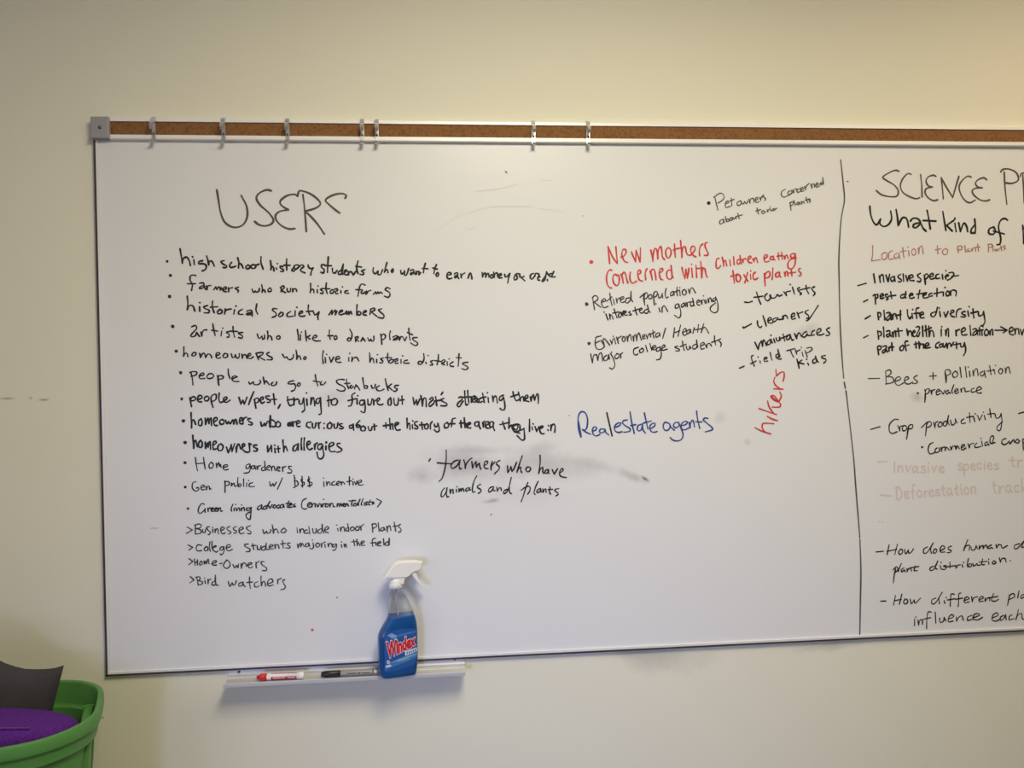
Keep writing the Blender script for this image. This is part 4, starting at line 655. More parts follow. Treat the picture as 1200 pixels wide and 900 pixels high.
note('slanted black line: influence each, cut off', 'black', 1.50, []
  + zoomed(1020,685,6.6667, "345,270 345,320|352,252 355,255|370,275 375,315! 385,280 405,275 405,310|475,215 450,215 440,270 438,345|415,270 470,258|505,215 510,300|540,260 545,295 570,285 575,255! 590,285|610,270 650,250 635,235 612,255 610,290 645,285|670,255 672,285! 690,255 715,245 725,280|790,240 760,255 760,280 795,270|800,260 850,240 835,225 805,240 805,270 840,275 875,255|950,260 995,240 985,220 955,240 950,275 980,285 1010,270|1040,240 1015,255 1018,280 1040,265 1055,235! 1060,275|1105,235 1085,250 1085,275 1120,265|1155,195 1145,240 1135,275! 1150,240 1180,225 1185,265 1210,270"))
note('wavy dark dividing line drawn from top to bottom', 'grey', 1.8, [free((985,187.5),(988,215),(989.4,235),(985.5,258),(983,300),(983.3,330),(983.8,358),(984.7,387),(986.7,420),(988.6,443)), free((989.2,448),(990.6,455)),
  free((991.2,458),(993,472),(1000,535),(1002.5,568),(1006.7,620),(1007.3,630)), free((1007.6,632.5),(1008.7,668),(1008.2,700),(1007.5,743))], name='dividing_line')
note('small ink specks', 'soft', 1.2, [free((592.3,201),(594,202.5)), free((992.2,212.6),(994,212.6)), dot(683,253,.6), dot(575.5,603,.9), dot(395,700.3,.9), dot(667,487,.6), dot(270,628.5,.4)], name='ink_speck')
note('small red ink speck', 'red', 1.2, [dot(366,738,1.5)], name='ink_speck')
note('faint curved wipe marks', 'scuff', 0.9, zoomed(500,190,6, "75,480 130,440 220,380 330,350 430,318 560,310 740,312|790,325 900,340 960,355|340,205 450,195 540,180 640,155|800,125 880,130|265,460 305,470 350,462") , name='wipe_mark')

# ------------------------------------------------------------------ map hooks on the rail
def make_hook(label, side):
    t = empty('map_hook', (0,0,0), label, 'hook', 'metal map hooks on the rail')
    hw = 0.0042
    zt = ZR1; d = ZR0 - ZR1
    th = 0.0011
    def strip(path, w, name, mi=M_steel, x=0.0):
        L, Rr = [], []
        n = len(path)
        for i, (y, z) in enumerate(path):
            a = path[max(i-1,0)]; c = path[min(i+1,n-1)]
            ty, tz = c[0]-a[0], c[1]-a[1]; l = math.hypot(ty, tz); ny, nz = -tz/l*th/2, ty/l*th/2
            L.append((y+ny, z+nz)); Rr.append((y-ny, z-nz))
        m = MB()
        rings = [[(x-w, l[0], l[1]), (x+w, l[0], l[1]), (x+w, r[0], r[1]), (x-w, r[0], r[1])] for l, r in zip(L, Rr)]
        m.loft(rings, smooth=False)
        return m.build(name, mi, t)
    y0 = RY - 0.0009
    strip([(-0.006, 0.0009), (-0.012, 0.0010), (y0, 0.0012), (y0-0.0035, -0.002), (y0-0.0022, -0.010), (y0-0.0008, -0.024), (y0-0.0010, -0.044), (y0-0.002, -0.052), (y0-0.004, -0.0555),
           (y0-0.008, -0.0575), (y0-0.012, -0.0555), (y0-0.0135, -0.0515)], hw, 'strap')
    strip([(y0-0.0025, -0.010), (y0-0.012, -0.0125), (y0-0.018, -0.017), (y0-0.0205, -0.024), (y0-0.0175, -0.0305)], 0.0038, 'clip_tongue')
    m = MB(); m.lathe([(0.0, 0), (0.0030, 0.0004), (0.0026, 0.0016), (0.0, 0.0021)], 'y', (0, 0, 0), 12)
    m.v = [(v[0], y0-0.0012-v[1], v[2]-0.036) for v in m.v]
    m.build('rivet', M_screw, t)
    return t
hooks = [(180.3, 'metal map hook nearest the grey end cap of the rail'), (262, 'second metal map hook from the grey end cap of the rail'),
         (337, 'third metal map hook from the grey end cap, above the end of the USERS heading'), (424.5, 'left one of the two metal map hooks set close together'),
         (441.5, 'right one of the two metal map hooks set close together'), (624.8, 'left one of the last two metal map hooks, right of the close pair'),
         (688.8, 'rightmost metal map hook on the rail in view')]
proto = None
for px, lb in hooks:
    p = on_y(px, 145+0.01*(px-180)*0, RY)
    if proto is None:
        proto = make_hook(lb, 1); h = proto
    else:
        h = proto.copy(); COL.objects.link(h); h['label'] = lb
        for ch in list(proto.children):
            c = ch.copy(); COL.objects.link(c); c.parent = h
    h.location = (p[0], 0, ZR1)

# ------------------------------------------------------------------ marker tray
TX0, TX1 = on_y(268, 787, 0)[0], on_y(544.5, 772, 0)[0]
ZF = ZB_ - 0.0045                                    # top of the back flange
ZL = ZF - 0.018                                      # ledge
tray = empty('marker_tray', (TX0, 0, ZL), 'short pale aluminium marker tray fixed to the wall under the whiteboard', 'marker tray')
b = MB()
prof = [(0, ZF), (-.0030, ZF), (-.0034, ZL+.010), (-.0050, ZL+.0068), (-.0105, ZL+.0050), (-.0120, ZL+.0010), (-.0130, ZL), (-.0290, ZL-.0004), (-.0480, ZL),
        (-.0492, ZL+.0036), (-.0515, ZL+.0050), (-.0540, ZL+.0036), (-.0540, ZL-.0030), (-.0515, ZL-.0034), (-.0500, ZL-.0022), (-.0120, ZL-.0024), (-.0040, ZL-.004), (0, ZL-.004)]
b.extrude_yz(prof, TX0, TX1)
b.v = [(v[0]-TX0, v[1], v[2]-ZL) for v in b.v]
b.build('tray_profile', M_tray, tray)
for px, py in ((280, 787.3), (533, 772.5)):
    p = on_y(px, py, -.0034)
    m = MB(); m.lathe([(0.0, .0002), (.0034, 0), (.0028, -.0014), (0.0, -.0020)], 'y', (p[0]-TX0, -.0034, p[2]-ZL), 14)
    m.build('screw', M_screw, tray)

# ------------------------------------------------------------------ pens on the tray
M_white_pl = mat('white_plastic', (0.82, 0.81, 0.80), 0.35)
M_red_cap = mat('red_plastic', (0.62, 0.02, 0.025), 0.35)
M_red_lab = mat('red_label', (0.48, 0.012, 0.04), 0.4)
M_blk_pl = mat('black_plastic', (0.012, 0.012, 0.013), 0.35)
M_grey_lab = mat('silver_grey_label', (0.30, 0.29, 0.29), 0.4, metal=0.2)
M_ink_lab = mat('printed_dark', (0.05, 0.05, 0.05), 0.5)

def cyl_text(mb, x0, x1, r, a0, a1, seed, amp=0.5, w=0.0009):
    """a row of small script wound round a pen barrel, between angles a0..a1"""
    rr = random.Random(seed); n = 40
    P = []
    for i in range(n+1):
        t = i/n
        P.append((x0+(x1-x0)*t, (a0+a1)/2 + (a1-a0)/2*(math.sin(i*1.9)*rr.uniform(.5, 1))*amp*2))
    V, F = [], []
    for x, a in P:
        for s in (-1, 1):
            aa = a + s*w/r; V.append((x + s*w*.3, r*math.cos(aa), r*math.sin(aa)))
    for i in range(n): F.append((2*i, 2*i+1, 2*i+3, 2*i+2))
    mb.add(V, F)

def pen_root(name, pxa, pya, pxb, pyb, r, label):
    za = ZL + r
    y = -.0300
    A, B = on_y(pxa, pya, y), on_y(pxb, pyb, y)
    root = empty(name, (A[0], y, za + .0002), label, 'marker pen', None, 0.0)
    return root, B[0]-A[0]
r = .0078
red, L = pen_root('dry_erase_marker', 301, 794, 356.5, 791, r, 'red-capped white dry-erase marker lying at the left of the tray')
m = MB(); m.lathe([(0, 0), (.0035, 0), (.0045, L*.05), (.0072, L*.07), (.0078, L*.10), (.0078, L*.215)], 'x'); m.build('cap', M_red_cap, red, label='red ribbed cap')
m = MB(); m.lathe([(.0066, L*.215), (.0072, L*.225), (.0072, L*.31), (.0072, L*.86), (.0076, L*.862), (.0077, L*.985), (.0068, L), (0, L)], 'x'); m.build('barrel', M_white_pl, red)
m = MB()
lab = []
for i in range(25):
    a = 2*math.pi*i/24; lab.append((math.cos(a)*.00745, math.sin(a)*.00745))
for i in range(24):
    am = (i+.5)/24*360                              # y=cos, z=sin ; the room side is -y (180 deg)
    if 112 < am < 158: continue                      # highlight along the top, put in as a stripe of bare white barrel
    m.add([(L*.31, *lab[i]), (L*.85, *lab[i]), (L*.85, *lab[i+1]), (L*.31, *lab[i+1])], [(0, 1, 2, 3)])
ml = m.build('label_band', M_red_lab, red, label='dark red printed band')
m = MB(); cyl_text(m, L*.35, L*.62, .0076, math.radians(176), math.radians(200), 3); cyl_text(m, L*.66, L*.83, .0076, math.radians(182), math.radians(196), 5)
m.build('script', M_white_pl, ml, label='white script')
red.rotation_euler = (0, 0, math.radians(-1.5))
r = .0072
blk, L = pen_root('permanent_marker', 376.5, 787.5, 442.3, 783.5, r, 'grey marker with a black cap lying between the red marker and the spray bottle')
m = MB(); m.lathe([(0, 0), (.0048, 0), (.0056, L*.02), (.0070, L*.06), (.0072, L*.12), (.0072, L*.335), (.0064, L*.34)], 'x'); m.build('cap', M_blk_pl, blk, label='black cap')
m = MB(); m.lathe([(.0058, L*.335), (.0066, L*.35), (.0068, L*.45), (.0068, L*.90), (.0062, L*.93), (.0040, L*.935)], 'x'); bar = m.build('barrel', M_grey_lab, blk)
m = MB(); m.lathe([(.0042, L*.93), (.0042, L*.99), (.0034, L), (0, L)], 'x'); m.build('end_plug', M_white_pl, blk, label='white end plug')
m = MB(); cyl_text(m, L*.46, L*.62, .0069, math.radians(158), math.radians(182), 8); cyl_text(m, L*.66, L*.70, .0069, math.radians(155), math.radians(185), 9); cyl_text(m, L*.73, L*.86, .0069, math.radians(160), math.radians(180), 4)
m.build('script', M_ink_lab, bar, label='dark script')

# ------------------------------------------------------------------ spray bottle
TH = math.radians(15)
BP = on_y(467.2, 790, -.0525)
BZ = ZL + .0052
M_clear = mat('clear_plastic', (0.86, 0.89, 0.92), 0.05, trans=1.0, ior=1.2, spec=0.6)
M_blue = mat('blue_cleaner', (0.02, 0.17, 0.56), 0.10, trans=0.35, ior=1.33, coat=0.3)
M_head = mat('sprayer_white', (0.86, 0.85, 0.83), 0.35)
M_labdk = mat('label_blue', (0.022, 0.092, 0.34), 0.3)
M_labmd = mat('label_mid_blue', (0.05, 0.20, 0.46), 0.3)
M_lablt = mat('label_light_blue', (0.20, 0.40, 0.62), 0.3)
M_labwh = mat('label_white', (0.75, 0.76, 0.80), 0.35)
M_labrd = mat('label_red', (0.60, 0.012, 0.03), 0.35)
M_labyg = mat('label_yellow_green', (0.42, 0.50, 0.12), 0.35)
bot = empty('spray_bottle', (BP[0], -.0525, BZ), 'blue glass cleaner spray bottle with a white trigger head standing on the tray', 'spray bottle', None, TH)
PR = [(0.000, -.0350, .0355, 0.0150), (0.003, -.0400, .0385, 0.0192), (0.012, -.0440, .0405, 0.0192), (0.030, -.0450, .0425, 0.0192), (0.040, -.0452, .0432, 0.0192), (0.088, -.0452, .0432, 0.0192), (0.095, -.0440, .0432, 0.0192),
      (0.104, -.0400, .0430, 0.0192), (0.116, -.0325, .0422, 0.0192), (0.128, -.0248, .0400, 0.0192), (0.138, -.0208, .0365, 0.0188), (0.150, -.0190, .0325, 0.0172), (0.166, -.0176, .0265, 0.0155), (0.180, -.0166, .0195, 0.0138), (0.189, -.0158, .0120, 0.0126), (0.194, -.0150, .0092, 0.0120), (0.199, -.0150, .0092, 0.0120)]
def prof_at(z):
    for a, c in zip(PR, PR[1:]):
        if a[0] <= z <= c[0]:
            t = (z-a[0])/(c[0]-a[0]); return [a[i]*(1-t)+c[i]*t for i in range(1, 4)]
    return list(PR[-1][1:])
def expo(z): return 5.0 if z < .1 else (5.0 + (2.0-5.0)*min(1, (z-.1)/.08))
def section(z, inset=0.0, n=40):
    l, rr, d = prof_at(z); cx_, a = (l+rr)/2, (rr-l)/2-inset; d -= inset; e = 2/expo(z)
    ring = []
    for i in range(n):
        t = 2*math.pi*i/n; c, s = math.cos(t), math.sin(t)
        ring.append((cx_ + a*math.copysign(abs(c)**e, c), d*math.copysign(abs(s)**e, s), z))
    return ring
zs = sorted(set([p[0] for p in PR] + [.06, .109, .122, .133, .144, .158, .173]))
m = MB(); m.loft([section(z) for z in zs]); shell = m.build('bottle_body', M_clear, bot, label='clear plastic bottle body')
LZ = 0.1375
zl = [z for z in zs if z < LZ] + [LZ]
m = MB(); m.loft([section(max(z, 0.0), .0012) for z in zl]); m.v = [(v[0], v[1], max(v[2], .0012)) for v in m.v]
m.build('cleaning_liquid', M_blue, bot, label='bright blue liquid')
NX = -.0029
m = MB(); m.lathe([(.0112, .1992), (.0140, .1992), (.0140, .2085), (.0133, .2100), (.0133, .2145), (.0126, .2180), (.0, .2180)], 'z', (NX, 0, 0), 28)
for i in range(28):
    a = 2*math.pi*i/28; c, s = math.cos(a), math.sin(a)
    m.add([(NX+.0139*c-s*.0005, .0139*s+c*.0005, .2000), (NX+.0139*c+s*.0005, .0139*s-c*.0005, .2000), (NX+.0146*c, .0146*s, .2003), (NX+.0139*c-s*.0005, .0139*s+c*.0005, .2080), (NX+.0139*c+s*.0005, .0139*s-c*.0005, .2080), (NX+.0146*c, .0146*s, .2077)],
          [(0, 2, 5, 3), (2, 1, 4, 5), (0, 1, 2), (3, 5, 4)])
m.build('collar', M_head, bot)
# sprayer head from its side outline: local (x, z) read off the bottle's own plane
ct, st_ = math.cos(TH), math.sin(TH)
def bottle_xz(px, py, yl):
    o = np.array([BP[0], -.0525, BZ]); r_ = ray(px, py)
    nrm = np.array([-st_, ct, 0.0])                 # local +y in the room
    p0 = o + nrm*yl
    t = nrm.dot(p0-EYE)/nrm.dot(r_); P = EYE + t*r_ - o
    return (P[0]*ct + P[1]*st_, P[2])
def outline(mb, pts, w, ws=None, rr=.0025):
    """rounded slab: outline in x, z, thickness +-w (per point list ws), edges softened by an inner ring"""
    n = len(pts); c = np.mean(np.array(pts), axis=0)
    ws = ws or [w]*n
    rings = []
    for f, k in ((.90, 1.0), (.975, .93), (1.0, .72), (1.0, -.72), (.975, -.93), (.90, -1.0)):
        rings.append([(c[0]+(p[0]-c[0])*f, ws[i]*k, c[1]+(p[1]-c[1])*f) for i, p in enumerate(pts)])
    mb.loft(rings, smooth=False)
HP = [(449.3, 676.2), (451.5, 672.0), (457, 664.0), (461.5, 659.2), (466, 657.6), (478, 656.9), (488, 656.7), (492.6, 657.6), (493.3, 662.8), (491.5, 665.8), (488.5, 667.6), (484.2, 668.4), (481.0, 671.2), (478.0, 674.2), (475.3, 675.7), (462, 676.2)]
hp = [bottle_xz(x, y, 0) for x, y in HP]
m = MB(); outline(m, hp, .0125); m.build('sprayer_head', M_head, bot, bevel=.0012)
SP = [(460.6, 675.5), (475.2, 675.0), (473.0, 678.5), (472.3, 683.5), (459.5, 683.5), (459.8, 679)]
m = MB(); outline(m, [bottle_xz(x, y, 0) for x, y in SP], .0105); m.build('sprayer_neck', M_head, bot, bevel=.0008)
TP = [(481.2, 670.6), (485.8, 667.9), (487.6, 673.0), (490.0, 678.0), (493.4, 683.2), (497.4, 688.2), (496.2, 689.0), (491.5, 685.0), (487.2, 680.2), (483.6, 675.4)]
m = MB(); outline(m, [bottle_xz(x, y, 0) for x, y in TP], .0075); m.build('trigger', M_head, bot)
NP = [bottle_xz(493.0, 660.3, 0)]
m = MB(); m.lathe([(.0, -.002), (.0062, -.002), (.0066, .001), (.0060, .0030), (.0018, .0030), (.0016, .0016), (0, .0016)], 'x', (NP[0][0], 0, NP[0][1]), 18); m.build('nozzle', M_head, bot)
m = MB()
tube = [(NX+.0008*i, 0, .012+i*.0265) for i in range(8)]
rings = [[(p[0]+.0022*math.cos(a), p[1]+.0022*math.sin(a), p[2]) for a in np.linspace(0, 2*math.pi, 11)[:-1]] for p in [(NX + .012*(1-i/7), 0, .006+i*.0275) for i in range(8)]]
m.loft(rings); m.build('dip_tube', mat('dip_tube_plastic', (0.75, 0.8, 0.86), 0.3, trans=0.4), bot)

def on_front(x, z, off):
    l, rr, d = prof_at(max(z, .002)); cx_, a = (l+rr)/2, (rr-l)/2; e = expo(z)
    u = min(abs((x-cx_)/a), .995)
    return (x, -d*(1-u**e)**(1/e) - off, z)
def front_patch(px_poly, off, m, name, parent, label=None, nx=10):
    """polygon given in photo pixels, wrapped on the bottle's front: split into a fine fan so that it follows the surface"""
    P = [bottle_xz(x, y, -.0185) for x, y in px_poly]
    bm = bmesh.new()
    vs = [bm.verts.new((p[0], 0, p[1])) for p in P]
    bm.faces.new(vs)
    bmesh.ops.triangulate(bm, faces=bm.faces[:])
    bmesh.ops.subdivide_edges(bm, edges=bm.edges[:], cuts=5, use_grid_fill=True)
    me = bpy.data.meshes.new(name)
    for v in bm.verts: v.co = on_front(v.co.x, v.co.z, off)
    bm.to_mesh(me); bm.free(); me.materials.append(m)
    o = bpy.data.objects.new(name, me); COL.objects.link(o); o.parent = parent
    if label: o['label'] = label
    return o
label_o = front_patch([(450.3, 744.0), (452.5, 741.0), (470, 736.5), (488.6, 736.5), (489.4, 741), (489.3, 770), (486.2, 779), (466, 785.5), (450.8, 788)], .0003, M_labdk, 'label', bot, 'dark blue printed label')
front_patch([(451.3, 781.0), (455, 776.5), (466, 772.0), (478, 767.2), (489, 763.8), (489, 769.5), (478, 774.5), (466, 779.0), (456, 783.0), (451.3, 786.0)], .0006, M_labmd, 'swoosh', label_o, 'lighter blue swoosh')
front_patch([(457.5, 777.0), (468, 772.0), (480, 767.8), (488.8, 765.6), (488.8, 766.9), (480, 769.8), (468, 774.3)], .0009, M_lablt, 'swoosh', label_o, 'pale blue swoosh')
front_patch([(461, 745.2), (470, 742.5), (482, 739.8), (488, 739.4), (488, 740.8), (480, 742.5), (470, 745.5)], .0006, M_labmd, 'swoosh', label_o, 'lighter blue swoosh')
front_patch([(453.8, 744.8), (458.5, 741.9), (463.5, 743.8), (465.5, 746.6), (459.5, 748.0)], .0009, M_lablt, 'diamond_mark', label_o, 'pale diamond mark')
front_patch([(474.3, 763.0), (488.6, 758.6), (488.8, 763.2), (474.8, 768.2)], .0009, M_labwh, 'white_panel', label_o, 'small white panel')
for k in range(5):
    x = 476.2 + k*2.4; y0 = 763.6 - k*.72
    front_patch([(x, y0), (x+1.3, y0-.4), (x+1.4, y0+2.6), (x+.1, y0+3.0)], .0012, M_labdk, 'panel_print', label_o)
front_patch([(451.8, 780.2), (457.8, 778.6), (458.3, 780.6), (451.9, 782.2)], .0012, M_labwh, 'white_panel', label_o, 'tiny white panel')
front_patch([(454.9+1.9*math.cos(a), 775.8+2.1*math.sin(a)) for a in np.linspace(0, 2*math.pi, 13)[:-1]], .0012, M_labwh, 'round_mark', label_o, 'tiny round white mark')
front_patch([(454.9+.9*math.cos(a), 775.8+.9*math.sin(a)) for a in np.linspace(0, 2*math.pi, 9)[:-1]], .0015, M_labdk, 'round_mark', label_o)
for k in range(6):
    x = 466.3 + k*2.3; y0 = 774.2 - k*.55
    front_patch([(x, y0), (x+1.6, y0-.4), (x+1.6, y0+.6), (x, y0+1.0)], .0012, M_labyg, 'small_print', label_o)

def font_mesh(text, offset):
    cu = bpy.data.curves.new('lettering', 'FONT'); cu.body = text; cu.offset = offset; cu.resolution_u = 3
    cu.space_character = 0.98
    o = bpy.data.objects.new('lettering', cu); COL.objects.link(o)
    bpy.context.view_layer.update()
    dg = bpy.context.evaluated_depsgraph_get()
    me = bpy.data.meshes.new_from_object(o.evaluated_get(dg))
    bpy.data.objects.remove(o); bpy.data.curves.remove(cu)
    return me
def brand(offset, off, m, name, lab, box=None, shift=(0, 0)):
    me = font_mesh('Windex', offset)
    xs = [v.co.x for v in me.vertices]; ys = [v.co.y for v in me.vertices]
    if box is None: box = (min(xs), max(xs), 0.0, 0.70)
    bm = bmesh.new(); bm.from_mesh(me)
    bmesh.ops.triangulate(bm, faces=bm.faces[:])
    BLq, TLq, BRq, TRq = map(np.array, ((453.6, 771.0), (452.2, 753.0), (487.0, 755.3), (486.8, 743.0)))
    for v in bm.verts:
        u = (v.co.x-box[0])/(box[1]-box[0]); w = (v.co.y-box[2])/(box[3]-box[2])
        q = (BLq*(1-u)+BRq*u)*(1-w) + (TLq*(1-u)+TRq*u)*w
        x, z = bottle_xz(q[0]+shift[0], q[1]+shift[1], -.0185)
        v.co = on_front(x, z, off)
    bm.to_mesh(me); bm.free()
    me.materials.clear(); me.materials.append(m)
    o = bpy.data.objects.new(name, me); COL.objects.link(o); o.parent = label_o; o['label'] = lab
    return box
bx = brand(0.045, .0016, M_labrd, 'lettering', 'big red slanting letters')
brand(0.085, .0012, M_labwh, 'lettering_outline', 'white outline behind the letters', bx)

# ------------------------------------------------------------------ green tub with cushion and purple pad, on a low table
TA = math.radians(18); DU = np.array([math.cos(TA), math.sin(TA)]); DN = np.array([math.sin(TA), -math.cos(TA)])
ZRIM = 0.87
U1, U0, V0, V1 = -.720, -1.220, -.226, .127
UC, VC = (U0+U1)/2, (V0+V1)/2
c0 = DU*UC + DN*VC
tub = empty('storage_tub', (c0[0], c0[1], ZRIM-.38), 'green plastic storage tub with a rolled rim at the lower left corner', 'storage tub', None, TA)
def rrect(hu, hv, rad, z, n=9, bow=.012):
    pts = []
    for (sx, sy, a0) in ((1, 1, 0), (-1, 1, 90), (-1, -1, 180), (1, -1, 270)):
        for i in range(n):
            a = math.radians(a0 + 90*i/(n-1))
            x = sx*(hu-rad) + rad*math.cos(a); y = sy*(hv-rad) + rad*math.sin(a)
            pts.append((x, y, z))
    out = []
    # resample the straight runs so that the sides can bow outwards
    N = len(pts)
    for i in range(N):
        p, q = pts[i], pts[(i+1) % N]
        out.append(p)
        if (i+1) % n == 0:
            for t in (.2, .4, .6, .8): out.append(tuple(p[k]*(1-t)+q[k]*t for k in range(3)))
    return [(x*(1+bow*(1-(y/hv)**2)/hu*1.0), y*(1+bow*.6*(1-(x/hu)**2)/hv), z) for x, y, z in out]
HU, HV = (U1-U0)/2-.012, (V1-V0)/2-.008
H = .38
M_green = mat('green_plastic', (0.078, 0.245, 0.055), 0.42, noise=(9, (0.086, 0.265, 0.062), .3, .7), bump=(350, .08, .001))
def ringz(d, z, rad=.115): return rrect(HU+d, HV+d, max(rad+d, .02), z)
prof = [(-.060, .0), (-.040, .0), (-.036, .012), (-.022, H-.090), (-.017, H-.055), (-.007, H-.051), (-.005, H-.026), (-.004, H-.024),   # outside, going up
        (.0005, H-.025), (.0015, H-.022), (.0015, H-.006), (-.001, H-.001), (-.005, H), (-.009, H-.0015), (-.0115, H-.006),
        (-.013, H-.046), (-.015, H-.050), (-.021, H-.054), (-.025, H-.090), (-.040, .010), (-.060, .006)]
m = MB(); m.loft([ringz(d, z) for d, z in prof], smooth=True)
tb = m.build('tub_shell', M_green, tub)
mod = tb.modifiers.new('edges', 'EDGE_SPLIT'); mod.split_angle = math.radians(38)
for s in (-1, 1):                                     # moulded grips on both ends, ribs under the rim
    m = MB()
    m.loft([[(s*(HU-.031+.001*k), y*(1-.10*k*k), H-.105+zz*(1-.25*k*k)) for y, zz in
             [(.055*math.cos(a), .018*math.sin(a)) for a in np.linspace(0, 2*math.pi, 21)[:-1]]] for k in (0., .5, 1.)] if False else
           [[(s*(HU-.0135-dx), yy*sc+.036, H-.052+zz*sc) for yy, zz in [(.052*math.copysign(abs(math.cos(a))**.6, math.cos(a)), .017*math.copysign(abs(math.sin(a))**.6, math.sin(a))) for a in np.linspace(0, 2*math.pi, 25)[:-1]]]
            for dx, sc in ((-.004, 1.0), (.011, .97), (.014, .86), (.015, .6))])
    m.build('hand_grip', M_green, tub, label='moulded grip on the inside end wall')
    for y in (-.075, .075):
        m = MB(); m.loft([[(s*(HU-.030), y-.004, z0), (s*(HU-.030), y+.004, z0), (s*x1, y+.003, z0), (s*x1, y-.003, z0)] for z0, x1 in ((.10, HU-.022), (H-.09, HU-.008), (H-.034, HU-.003))], smooth=False)
        m.build('end_rib', M_green, tub)

M_purple = mat('purple_felt', (0.080, 0.014, 0.185), 0.95, spec=.15, noise=(260, (0.105, 0.026, 0.23), .35, .65), bump=(420, .6, .002))
M_seam = mat('purple_seam', (0.14, 0.045, 0.25), 0.9, spec=.15)
M_char = mat('charcoal_cloth', (0.058, 0.056, 0.062), 0.85, spec=.2, noise=(14, (0.048, 0.046, 0.050), .4, .7), bump=(380, .4, .001))
# purple pad: thick, round-ended, lying on the tub's contents; (u, v) in tub axes
def tubw(u, v, z): p = DU*u + DN*v; return (p[0], p[1], z)
pc = tubw(-.942, .030, .500)
pad = empty('purple_pad', pc, 'thick purple felt pad with a rounded end lying in the green tub', 'pad', None, TA)
def sup(hu, hv, e, n=44):
    return [(hu*math.copysign(abs(math.cos(a))**(2/e), math.cos(a)), hv*math.copysign(abs(math.sin(a))**(2/e), math.sin(a))) for a in np.linspace(0, 2*math.pi, n+1)[:-1]]
m = MB(); T = .362; SL = .19
def padz(x, z): return z - SL*(x-.19)*(z/T)**2
rings = []
for f, z in ((.60, .002), (.66, .01), (.72, .06), (.84, T*.5), (.96, T*.80), (1.0, T*.90), (.99, T*.955), (.95, T*.985), (.87, T), (.6, T+.004), (.3, T+.006), (.05, T+.0065)):
    rings.append([(x*f, y*f + .010*(z/T-.5), padz(x*f, z)) for x, y in sup(.190, .070, 2.6)])
m.loft(rings); m.build('felt_pad', M_purple, pad)
m = MB()
path = []
for i in range(25):
    t = i/24; x = -.18 + t*.29; y = -.050 - .004*math.sin(t*3)
    path.append((x, y, padz(x, T + .0045)))
m.loft([[(p[0], p[1]+.0016*math.cos(a), p[2]+.0016*math.sin(a)) for a in np.linspace(0, 2*math.pi, 7)[:-1]] for p in path])
m.build('seam', M_seam, pad, label='pale stitched seam')
# charcoal cushion, on edge against the back of the tub
S = .196; N = 22; tilt = 0.0
nv = np.array([DN[0], DN[1], 0.0]); r_ = ray(75, 780)
Pc = EYE + r_*((-.138 - nv.dot(EYE))/nv.dot(r_))          # upper right corner of the cushion
cc = Pc - np.array([DU[0], DU[1], 0])*S*(math.cos(tilt)+math.sin(tilt)) - np.array([0, 0, 1.0])*S*(math.cos(tilt)-math.sin(tilt))
cu = empty('cushion', tuple(cc), 'charcoal cloth cushion with a pointed corner standing on edge in the green tub', 'cushion', None, TA)
low = cc[2] - (ZRIM-.38+.008)                             # its lower edge stands on the tub's floor
front, back = [], []
for j in range(N+1):
    for i in range(N+1):
        s, t = 2*i/N-1, 2*j/N-1
        top = float(np.interp(s, [-1, -.3, .1, .29, .36, .45, .55, .65, .8, .95, 1], [.08, .10, .075, .048, .035, .022, .011, .003, -.002, -.003, 0]))
        z = (S*t if t > 0 else low*t) + top*((t+1)/2)**1.5
        x = S*s - .21*(S-S*t)*((s+1)/2) - .006*(1-t*t)*s
        th = .034*((1-s**4)*(1-t**4))**.55 + .0015
        th += .004*math.sin(5*s+2*t)*(1-s*s)*(1-t*t)
        X = x*math.cos(tilt) + z*math.sin(tilt); Z = -x*math.sin(tilt) + z*math.cos(tilt)
        front.append((X, -th, Z)); back.append((X, th, Z))
m = MB(); F = []
W_ = N+1
for j in range(N):
    for i in range(N):
        F.append((j*W_+i, j*W_+i+1, (j+1)*W_+i+1, (j+1)*W_+i))
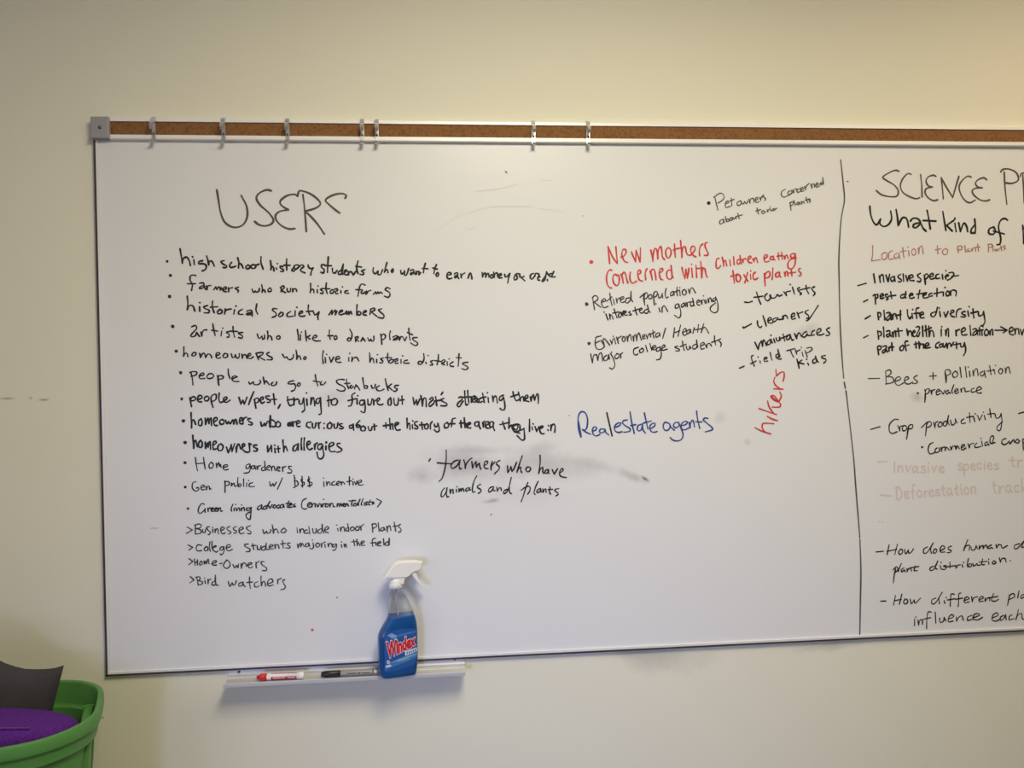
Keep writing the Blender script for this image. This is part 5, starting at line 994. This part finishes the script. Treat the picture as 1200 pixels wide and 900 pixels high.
m.add(front, F, 0, True); m.add(back, [tuple(reversed(f)) for f in F], 0, True)
rim = [i for i in range(W_)] + [k*W_+N for k in range(1, W_)] + [N*W_+i for i in range(N-1, -1, -1)] + [k*W_ for k in range(N-1, 0, -1)]
o_ = len(m.v)
m.add([front[i] for i in rim] + [back[i] for i in rim], [(k, (k+1) % len(rim), len(rim)+(k+1) % len(rim), len(rim)+k) for k in range(len(rim))], 0, True)
m.build('cushion_cover', M_char, cu)
# low table under the tub (just below the picture)
M_wood = mat('table_wood', (0.30, 0.19, 0.10), 0.5, noise=(22, (0.22, 0.13, 0.07), .4, .6))
tz = ZRIM-.38
tbl = empty('low_table', (c0[0]-.02, -.36, 0), 'low wooden table carrying the green tub below the whiteboard', 'table')
m = MB(); m.box(-.55, .55, -.30, .30, tz-.03, tz); m.build('tabletop', M_wood, tbl, bevel=.003)
for sx in (-1, 1):
    for sy in (-1, 1):
        m = MB(); m.box(sx*.50-.02, sx*.50+.02, sy*.25-.02, sy*.25+.02, 0, tz-.03); m.build('leg', M_wood, tbl, bevel=.003)
m = MB(); m.box(-.48, .48, -.26, -.24, tz-.09, tz-.03); m.box(-.48, .48, .24, .26, tz-.09, tz-.03); m.build('apron', M_wood, tbl)

# ------------------------------------------------------------------ ceiling light fittings
M_diff = mat('lamp_diffuser', (0.9, 0.88, 0.8), 0.5, emit=((1.0, 0.86, 0.62), 1.5))
for (x, y), hl, lb in ((LAMP_NEAR, .45, 'longer ceiling light in front of the middle of the whiteboard'), (LAMP_RIGHT, .30, 'square ceiling light toward the right end of the whiteboard')):
    t = empty('ceiling_light', (x, y, RZ-.04), lb, 'ceiling light', 'ceiling lights')
    m = MB()
    for bxs in ((-.30, .30, -hl, -hl+.02), (-.30, .30, hl-.02, hl), (-.30, -.28, -hl+.02, hl-.02), (.28, .30, -hl+.02, hl-.02)): m.box(*bxs, 0, .04)
    m.build('frame', M_alu, t)
    m = MB(); m.box(-.28, .28, -hl+.02, hl-.02, .012, .018); m.build('diffuser', M_diff, t)
